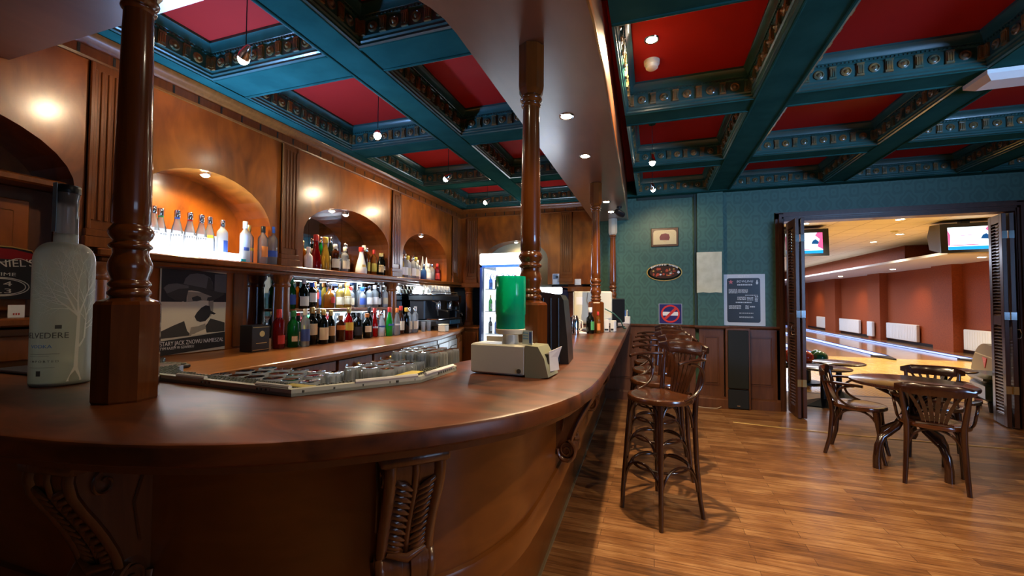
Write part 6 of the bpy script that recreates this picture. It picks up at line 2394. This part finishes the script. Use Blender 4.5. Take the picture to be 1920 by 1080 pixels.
struct('trim_301', mb, mat('soffit_white', (0.62, 0.60, 0.56), 0.6), smooth=None)
mb = MB()
mb.box((-1.2, 6.25, 0), (-1, 32, 3.1))
mb.box((-1, 31.9, 0), (8.3, 32, 3.1))
struct('wall_lanes_left', mb, K['rust'], smooth=None)
mb = MB()
mb.box((5.2, 6.10, 0), (8.3, 6.25, 3.1))
struct('wall_lanes_front', mb, K['rust'], smooth=None)
for i, (a, b) in enumerate(((14.95, 15.85), (18.9, 19.8), (22.9, 24.1), (27.2, 28.2), (11.0, 11.8))):
    mb = MB()
    mb.box((7.86, a, 0), (8.1, b, 2.44))
    struct('trim_%d' % (302 + i), mb, K['rust'], smooth=None)
mb = MB()
mb.box((8.07, 6.3, 0), (8.1, 31.9, 0.09))
struct('baseboard_lanes', mb, K['black'], smooth=None)
GLOWB = emit('gutter_led_blue', (0.05, 0.12, 0.75), 0.3)  # emission stands in for blacklight along the gutter edges; no lamps there
GUT = mat('gutter_pale_blue', (0.30, 0.42, 0.75), 0.5, emis=(0.35, 0.5, 1.0), es=0.32)  # channel glow painted in for the blacklight falling on it
for i, (x0, x1, lb_) in enumerate(((3.72, 4.0, 'pale lit bowling gutter at the far left of the doorway view'), (5.27, 5.55, 'pale blue lit bowling gutter nearer the tables'), (6.98, 7.24, 'blue lit bowling gutter along the rust red wall'))):
    t = thing('bowling_gutter', lb_, 'gutter', ((x0 + x1) / 2, 12.7, 0), 0, 'lit gutters between the lanes')
    hw = (x1 - x0) / 2
    mb = MB()
    pr = [(-hw - 0.04, 0.0), (-hw - 0.04, 0.035), (-hw, 0.035), (-hw * 0.5, 0.012), (hw * 0.5, 0.012), (hw, 0.035), (hw + 0.04, 0.035), (hw + 0.04, 0.0)]
    mb.prism(pr, 0.35, 19.0, 'y')
    mb.build('gutter_channel', GUT, t, smooth=None)
    mb = MB()
    for s in (-1, 1):
        mb.box((s * (hw + 0.02) - 0.02, 0.35, 0.0355), (s * (hw + 0.02) + 0.02, 19.0, 0.042))
    mb.build('led_strip', GLOWB, t, smooth=None)
    mb = MB()
    mb.prism([(-hw - 0.05, 0.36), (-hw * 0.2, -0.35), (hw * 0.2, -0.35), (hw + 0.05, 0.36)], 0, 0.034)
    mb.build('end_cap', K['black'], t, smooth=None)
# radiators on the rust wall
for i, (y0, y1, xx, lb_) in enumerate(((13.1, 14.75, 8.06, 'white radiator on the rust wall at the right edge of the doorway'), (16.9, 18.75, 8.06, 'wide white radiator on the rust wall right of the middle pilaster'), (19.2, 19.6, 7.82, 'narrow white panel on the face of the middle pilaster'), (20.9, 22.8, 8.06, 'white radiator on the rust wall left of the middle pilaster'), (24.3, 25.6, 8.06, 'small looking white radiator farthest along the rust wall'))):
    t = thing('radiator', lb_, 'radiator', (xx, (y0 + y1) / 2, 0.10), 0, 'radiators on the rust wall')
    h = (y1 - y0) / 2
    mb = MB()
    mb.bbox((-0.09, -h, 0), (0.0, h, 0.55), 0.012)
    mb.build('panel', mat('radiator_white', (0.72, 0.75, 0.74), 0.4) if 'radiator_white' not in bpy.data.materials else bpy.data.materials['radiator_white'], t)
    mb = MB()
    n = int((y1 - y0) / 0.09)
    for j in range(n):
        mb.bbox((-0.095, -h + (j + 0.5) * (y1 - y0) / n - 0.02, 0.04), (-0.088, -h + (j + 0.5) * (y1 - y0) / n + 0.02, 0.51), 0.003)
    mb.build('ribs', bpy.data.materials['radiator_white'], t)
# televisions hung above the approach
def tv(label, x, y, rz):
    t = thing('hanging_television', label, 'television', (x, y, 2.34), rz, 'televisions hung above the lanes')
    mb = MB()
    # deep wedge casing: local -y faces the viewers
    mb.prism([(-0.06, 0.0), (-0.02, 0.58), (0.42, 0.62), (0.55, 0.40), (0.45, 0.12)], -0.44, 0.44, 'x')
    mb.build('casing', mat('tv_casing', (0.06, 0.05, 0.035), 0.5) if 'tv_casing' not in bpy.data.materials else bpy.data.materials['tv_casing'], t, smooth=None)
    sl = lambda z: -0.06 + 0.04 * z / 0.58
    mb = MB()
    mb.prism([(sl(0.0) - 0.03, 0.0), (sl(0.58) - 0.03, 0.58), (sl(0.58), 0.58), (sl(0.0), 0.0)], -0.445, 0.445, 'x')
    mb.build('bezel', K['black'], t, smooth=None)
    mb = MB()
    a, b = 0.055, 0.50
    d = 0.032
    mb.add([(-0.335, sl(a) - d, a), (0.335, sl(a) - d, a), (0.335, sl(b) - d, b), (-0.335, sl(b) - d, b)], [(0, 1, 2, 3)])
    scr = mb.build('screen', emit('screen_pale', (0.75, 0.92, 1.0), 1.7), t, smooth=None)

    def patch(nm, col, st_, quads):
        mb = MB()
        for q in quads:
            mb.add([(u, sl(z) - d - 0.002, z) for u, z in q], [tuple(range(len(q)))])
        mb.build(nm, emit(nm, col, st_), scr, smooth=None)
    patch('blue_band', (0.02, 0.35, 0.95), 1.1, [[(-0.335, 0.055), (0.335, 0.055), (0.335, 0.12), (-0.335, 0.12)]])
    patch('red_flame', (0.95, 0.10, 0.25), 1.2, [[(0.335, 0.14), (0.335, 0.50), (0.24, 0.50), (0.20, 0.44), (0.28, 0.36), (0.24, 0.2)], [(-0.335, 0.14), (-0.31, 0.14), (-0.30, 0.35), (-0.335, 0.45)], [(-0.2, 0.325), (0.05, 0.335), (0.05, 0.345), (-0.2, 0.335)], [(-0.3, 0.14), (0.1, 0.14), (0.1, 0.155), (-0.3, 0.155)]])
    patch('dark_emblem', (0.02, 0.12, 0.35), 0.6, [[(0.13, 0.26), (0.25, 0.25), (0.27, 0.30), (0.21, 0.36), (0.16, 0.33)]])
    mb = MB()
    mb.bbox((-0.06, 0.12, 0.6), (0.06, 0.30, 0.66), 0.004)
    mb.build('ceiling_mount', K['black'], t)
    return t


tv('television hung from the lane ceiling at the left, half hidden by the door leaf', 3.08, 10.6, -0.04)
tv('television hung from the lane ceiling at the right of the doorway', 5.86, 10.6, -0.14)
# ceiling downlights and a detector over the lanes
for i, (x, y) in enumerate(((5.63, 13.8), (5.58, 12.4), (4.6, 10.2), (6.4, 10.2), (3.0, 10.2), (3.9, 12.4))):  # all past the first pair are added to brighten the hall
    t = thing('ceiling_downlight', ['recessed ceiling downlight over the lanes, farther of the pair in view', 'recessed ceiling downlight over the lanes, nearer of the pair in view', 'recessed downlight over the bowling approach, middle', 'recessed downlight over the bowling approach, right', 'recessed downlight over the bowling approach, left', 'recessed downlight over the lanes behind the left television'][i], 'lamp', (x, y, 2.985), 0, 'downlights of the lane ceiling')
    mb = MB()
    mb.lathe([(0.075, 0.0), (0.085, 0.004), (0.085, 0.015)], seg=20)
    mb.build('trim_ring', K['white'], t)
    mb = MB()
    mb.lathe([(0.001, -0.003), (0.06, -0.002), (0.07, 0.0)], seg=20, caps=False)
    mb.build('lens', K['lensw'], t)
    light('SPOT', (0, 0, -0.02), 300, (1.0, 0.90, 0.68), None, size=0.06, spot=125, blend=0.9, parent=t, name='downlight_glow')
light('AREA', (4.6, 20.5, 2.9), 420, (0.72, 0.80, 1.0), (4.6, 20.5, 0), size=3.0, sizey=9, name='lane_tube_light')  # added cool fill over the far lanes, without any fixture
for i, y in enumerate((12.9, 16.8, 20.8, 25.5)):
    t = thing('wall_washer', 'small recessed lamp in the white soffit above the rust wall, %s from the doorway' % ordinal(i), 'lamp', (7.35, y, 2.432), 0, 'soffit lamps above the rust wall')
    mb = MB()
    mb.lathe([(0.001, -0.002), (0.06, -0.001), (0.075, 0.008)], seg=18, caps=False)
    mb.build('lens', K['lensw'], t)
    light('SPOT', (0, 0, -0.02), 80, WARM2, None, size=0.05, spot=120, blend=0.9, parent=t, name='washer_glow')
sd = thing('smoke_detector', 'small smoke detector on the lane ceiling near the downlights', 'detector', (5.25, 11.9, 3.0))
mb = MB()
mb.lathe([(0.05, -0.045), (0.065, -0.03), (0.07, 0)], seg=20)
mb.build('detector_body', K['cream'], sd)

# low lounge tables
def lowtable(label, x, y, R=0.31):
    t = thing('lounge_table', label, 'table', (x, y, 0), 0, 'low round lounge tables by the lanes')
    mb = MB()
    mb.lathe([(R - 0.015, 0.475), (R, 0.482), (R, 0.494), (R - 0.01, 0.5), (0.001, 0.5)], seg=40)
    mb.build('table_top', bpy.data.materials['table_top_wood'], t, smooth=45)
    mb = MB()
    mb.lathe([(0.035, 0.06), (0.035, 0.46), (0.10, 0.475)], seg=18)
    mb.build('pedestal', K['blackm'], t, smooth=45)
    mb = MB()
    mb.lathe([(0.26, 0.0), (0.262, 0.012), (0.05, 0.085), (0.04, 0.09)], seg=4, phase=0.5)
    mb.build('base', K['blackm'], t, smooth=20)
    return t


lowtable('low round lounge table just behind the left folding door', 2.13, 6.62)
lowtable('low round lounge table at the right, near the green sofa', 3.60, 7.05)
lowtable('low round lounge table farther back toward the bowling balls', 2.52, 7.25)

# green leather sofa end
so = thing('leather_sofa', 'dark green leather sofa end at the right side of the doorway', 'sofa', (4.40, 6.98, 0), -0.25)
K['leather'] = speck('dark_green_leather', (0.018, 0.035, 0.02), (0.045, 0.065, 0.035), 18, 0.38, coat=0.3)
mb = MB()
mb.bbox((-0.45, -0.27, 0.12), (0.75, 0.33, 0.36), 0.04)
mb.build('base', K['leather'], so)
mb = MB()
mb.bbox((-0.47, -0.29, 0.34), (0.77, 0.35, 0.46), 0.045)
mb.build('seat_cushion', K['leather'], so)
for x in (-0.38, 0.68):
    for y in (-0.2, 0.26):
        mb = MB()
        mb.lathe([(0.03, 0), (0.045, 0.12)], (x, y, 0), 10)
        mb.build('foot', K['black'], so)

# ball return with balls, and its tan hood at the right
br = thing('ball_rack', 'black ball rack standing on the yellow approach behind the left door', 'ball rack', (2.42, 8.35, 0), 0.3)
mb = MB()
mb.lathe([(0.24, 0.0), (0.24, 0.03), (0.09, 0.05), (0.085, 0.28)], seg=24)
mb.build('pedestal', K['blackm'], br)
mb = MB()
mb.bbox((-0.55, -0.26, 0.28), (0.42, 0.28, 0.33), 0.02)
mb.tube([(-0.55, -0.27, 0.36), (0.44, -0.27, 0.36), (0.44, 0.29, 0.36), (-0.55, 0.29, 0.36)], 0.012, 8)
mb.build('tray', K['blackm'], br)
BR = mat('red_ball_resin', (0.62, 0.06, 0.05), 0.18, coat=0.6)
BG = mat('green_ball_resin', (0.01, 0.20, 0.11), 0.18, coat=0.6)
bl = [((0.16, -0.15), BG, 'dark green bowling ball at the front right of the rack'), ((0.27, 0.08), BG, 'dark green bowling ball at the back right of the rack'), ((-0.07, -0.15), BR, 'red bowling ball beside the front green ball'), ((0.04, 0.08), BR, 'red bowling ball beside the back green ball'), ((-0.30, -0.15), BR, 'red bowling ball farthest left at the front, by the door edge'), ((-0.19, 0.08), BR, 'red bowling ball farthest left at the back, by the door edge')]
c3, s3 = math.cos(0.3), math.sin(0.3)
for (u, v), m, l in bl:
    mb = MB()
    n = 14
    mb.lathe([(0.1085 * math.sin(PI * i / n) + 1e-4, 0.1085 - 0.1085 * math.cos(PI * i / n)) for i in range(n + 1)], seg=24, caps=False)
    o = mb.build('bowling_ball', m, None, smooth=80, loc=(2.42 + u * c3 - v * s3, 8.35 + u * s3 + v * c3, 0.331))
    tag(o, l, 'bowling ball', 'bowling balls on the rack')
hd = thing('ball_return_hood', 'tan rounded ball return hood with a red triangle emblem', 'ball return', (4.58, 8.15, 0), math.radians(-108.8))
mb = MB()
pr = [(-0.55, 0.0), (0.72, 0.0), (0.72, 0.76)]
for i in range(13):
    a = PI / 2 + i / 12 * PI / 2
    pr.append((0.35 + 0.90 * math.cos(a), 0.10 + 0.68 * math.sin(a)))
mb.prism(pr, 0.0, 0.7, 'y')
mb.build('hood_shell', mat('tan_shell', (0.22, 0.17, 0.085), 0.5), hd, smooth=25)
mb = MB()
mb.box((-0.45, -0.004, 0.32), (0.72, 0.0, 0.332))
mb.box((-0.2, -0.004, 0.60), (0.72, 0.0, 0.612))
mb.build('pale_seam', mat('pale_tan', (0.55, 0.48, 0.32), 0.5), hd, smooth=None)
mb = MB()
mb.prism([(0.19, 0.58), (0.41, 0.58), (0.30, 0.43)], -0.008, 0.0, 'y')
em = mb.build('red_triangle', mat('emblem_red', (0.65, 0.02, 0.02), 0.4), hd, smooth=None)
mb = MB()
vs, fs = [], []
for i in range(20):
    a = 2 * PI * i / 20
    for q in (0.018, 0.028):
        vs.append((0.30 + q * math.cos(a), -0.0095, 0.538 + q * math.sin(a)))
for i in range(20):
    j = (i + 1) % 20
    fs.append((2 * i, 2 * i + 1, 2 * j + 1, 2 * j))
mb.add(vs, fs)
mb.box((0.297, -0.0095, 0.49), (0.303, -0.0085, 0.51))
mb.build('pale_ring', mat('emblem_pale', (0.75, 0.4, 0.35), 0.5), em, smooth=None)

# ------------------------------------------------------------------ lamps of the bar
def pendant(label, x, y, z, aim, power, group, spot=70, color=WARM, ztop=ZP):
    t = thing('pendant_spotlight', label, 'lamp', (x, y, z), 0, group)
    mb = MB()
    mb.tube([(0, 0, 0.045), (0, 0, ztop - z)], 0.0028, 6)
    mb.build('cable', K['blackm'], t)
    mb = MB()
    mb.lathe([(0.03, ztop - z - 0.02), (0.035, ztop - z - 0.002)], seg=14)
    mb.build('ceiling_rose', K['teal'], t)
    d = (Vector(aim) - Vector((x, y, z))).normalized()
    q = d.to_track_quat('-Z', 'Y').to_matrix().to_4x4()
    mb = MB()
    mb.T = q
    mb.lathe([(0.030, -0.03), (0.029, -0.005), (0.018, 0.03), (0.010, 0.045)], seg=16, caps=True)
    mb.T = None
    mb.build('lamp_head', K['chrome'], t)
    mb = MB()
    mb.T = q
    mb.lathe([(0.001, -0.062), (0.014, -0.058), (0.023, -0.046), (0.028, -0.031)], seg=16, caps=False)
    mb.T = None
    mb.build('lit_lens', K['lens'], t)
    light('SPOT', tuple(d * 0.05), power, color, tuple(d * 1.0), size=0.02, spot=spot, blend=0.6, parent=t, name='spot_glow')
    return t


pw = ['nearest pendant spotlight over the back bar, above the lit arch', 'second pendant spotlight over the back bar, glaring toward the camera', 'third pendant spotlight over the back bar', 'farthest pendant spotlight over the back bar, in the corner coffer']
for i, (y, ax) in enumerate(((1.62, (-2.95, 1.8, 1.6)), (2.74, (-1.3, 1.5, 1.0)), (3.93, (-2.95, 3.7, 1.8)), (5.03, (-2.95, 4.6, 1.7)))):
    pendant(pw[i], -2.02, y, 2.64, ax, 66, 'pendant spotlights over the back bar', spot=130)
pendant('pendant spotlight outside the view, left of the camera over the back bar', -2.02, 0.62, 2.64, (-1.9, 0.95, 1.2), 45, 'pendant spotlights over the back bar', spot=110)  # added out of view to light the giant bottle and near bar top
pendant('pendant spotlight over the bar stools, nearer one', 0.0, 4.05, 2.66, (0.05, 3.95, 0), 45, 'pendant spotlights over the stools', spot=140)
pendant('pendant spotlight over the bar stools, close to the green wall', 0.0, 5.19, 2.70, (0.35, 5.9, 1.2), 120, 'pendant spotlights over the stools', spot=140)


def downlight(label, x, y, z, power, group, spot=120, color=WARM, tilt=(0, 0, -1)):
    t = thing('recessed_spotlight', label, 'lamp', (x, y, z), 0, group)
    mb = MB()
    mb.lathe([(0.034, -0.004), (0.044, -0.006), (0.047, 0.0)], seg=20, caps=False)
    mb.build('trim_ring', K['chrome'], t)
    mb = MB()
    mb.lathe([(0.001, -0.008), (0.024, -0.007), (0.034, -0.003)], seg=16, caps=False)
    mb.build('lit_lens', K['lens'], t)
    light('SPOT', (0, 0, -0.02), power, color, (tilt[0], tilt[1], -0.02 + tilt[2]), size=0.025, spot=spot, blend=0.5, parent=t, name='spot_glow')
    return t


downlight('recessed spotlight in the red coffer beside the smoke detector', 0.0, 2.75, ZP, 190, 'recessed spotlights in the red coffers', spot=150)
downlight('recessed spotlight in the coffer above and behind the camera', 0.0, 1.40, ZP, 26, 'recessed spotlights in the red coffers', spot=150)  # added out of view to light the floor and things near the camera
downlight('recessed spotlight in the coffer over the round table', 1.45, 1.45, ZP, 70, 'recessed spotlights in the red coffers', spot=130)  # added out of view to light bar front and floor from the right
downlight('recessed spotlight in a coffer to the right of the view', 2.7, 1.45, ZP, 75, 'recessed spotlights in the red coffers', spot=130)  # added out of view to brighten the floor on the right
for i, (y, l) in enumerate(((2.54, 'canopy downlight nearest the camera, after the second post'), (3.29, 'second canopy downlight, before the third post'), (4.89, 'canopy downlight just past the third post'), (5.45, 'canopy downlight nearest the green wall'), (1.15, 'canopy downlight above the bend of the bar, over the camera edge'))):
    downlight(l, -0.50 if i < 4 else -0.62, y, ZS, 15 if i != 4 else 10, 'downlights of the bar canopy', spot=120)
bs = thing('black_spotlight', 'small black spotlight on the canopy next to the farthest downlights', 'lamp', (-0.38, 5.2, ZS))
mb = MB()
mb.lathe([(0.03, -0.02), (0.03, 0)], seg=16)
mb.tube([(0, 0, -0.02), (0, 0, -0.05)], 0.008, 8)
mb.build('bracket', K['black'], bs)
mb = MB()
mb.tube([(-0.03, -0.05, -0.06), (0.0, 0.0, -0.075), (0.04, 0.05, -0.09)], [0.03, 0.04, 0.034], 16)
mb.build('lamp_head', K['black'], bs, smooth=40)
# arch spots
for i, (y, x, p, col, l) in enumerate(((2.12, -3.0, 17, (1.0, 0.78, 0.36), 'small spotlight at the crown of the lit arch with the vodka bottles'), (3.36, -3.0, 13, WARM, 'left small spotlight at the crown of the middle arch'), (3.56, -3.0, 13, WARM, 'right small spotlight at the crown of the middle arch'), (5.05, -3.0, 32, WARM, 'small spotlight at the crown of the far arch'))):
    t = thing('arch_spotlight', l, 'lamp', (x, y, 2.225), 0, 'spotlights at the crowns of the arches')
    mb = MB()
    mb.lathe([(0.030, 0.0), (0.036, 0.005), (0.036, 0.03)], seg=16)
    mb.build('trim_ring', K['chrome'], t)
    mb = MB()
    mb.lathe([(0.001, -0.014), (0.016, -0.010), (0.028, 0.0)], seg=16, caps=False)
    mb.build('lit_lens', K['lens'], t)
    light('SPOT', (0, 0, -0.03), p, col, (-0.12, 0, -1), size=0.02, spot=150, blend=0.7, parent=t, name='arch_glow')
t = thing('arch_spotlight', 'small spotlight at the crown of the arch above the tall cooler', 'lamp', (-2.0, YB + 0.08, 2.255), 0, 'spotlights at the crowns of the arches')
mb = MB()
mb.lathe([(0.030, 0.0), (0.036, 0.005), (0.036, 0.03)], seg=16)
mb.build('trim_ring', K['chrome'], t)
mb = MB()
mb.lathe([(0.001, -0.014), (0.016, -0.010), (0.028, 0.0)], seg=16, caps=False)
mb.build('lit_lens', K['lens'], t)
light('SPOT', (0, 0, -0.03), 4, WARM, (0, 0.2, -1), size=0.02, spot=150, blend=0.7, parent=t, name='arch_glow')

# smoke detector on the red coffer panel, emergency light on the beams
sd = thing('smoke_detector', 'white smoke detector on the red coffer panel over the stools', 'detector', (0.0, 3.0, ZP))
mb = MB()
mb.lathe([(0.03, -0.058), (0.04, -0.05), (0.043, -0.03), (0.05, -0.026), (0.052, 0)], seg=24)
mb.build('detector_body', K['cream'], sd, smooth=40)
el = thing('emergency_light', 'long white emergency light fitted under the teal beams at the right', 'emergency light', (2.12, 3.46, ZC))
mb = MB()
mb.loft([[(-0.16, -0.11, 0), (0.30, -0.11, 0), (0.30, 0.11, 0), (-0.16, 0.11, 0)], [(-0.16, -0.11, -0.025), (0.30, -0.11, -0.025), (0.30, 0.11, -0.025), (-0.16, 0.11, -0.025)], [(-0.12, -0.07, -0.055), (0.27, -0.07, -0.055), (0.27, 0.07, -0.055), (-0.12, 0.07, -0.055)]])
mb.build('housing', mat('emergency_white', (0.68, 0.66, 0.62), 0.4), el, smooth=None)
mb = MB()
mb.tube([(0.10, 0.095, -0.034), (0.10, 0.097, -0.040)], 0.006, 10)
mb.build('red_indicator', emit('red_led', (1.0, 0.04, 0.02), 5.0), el)
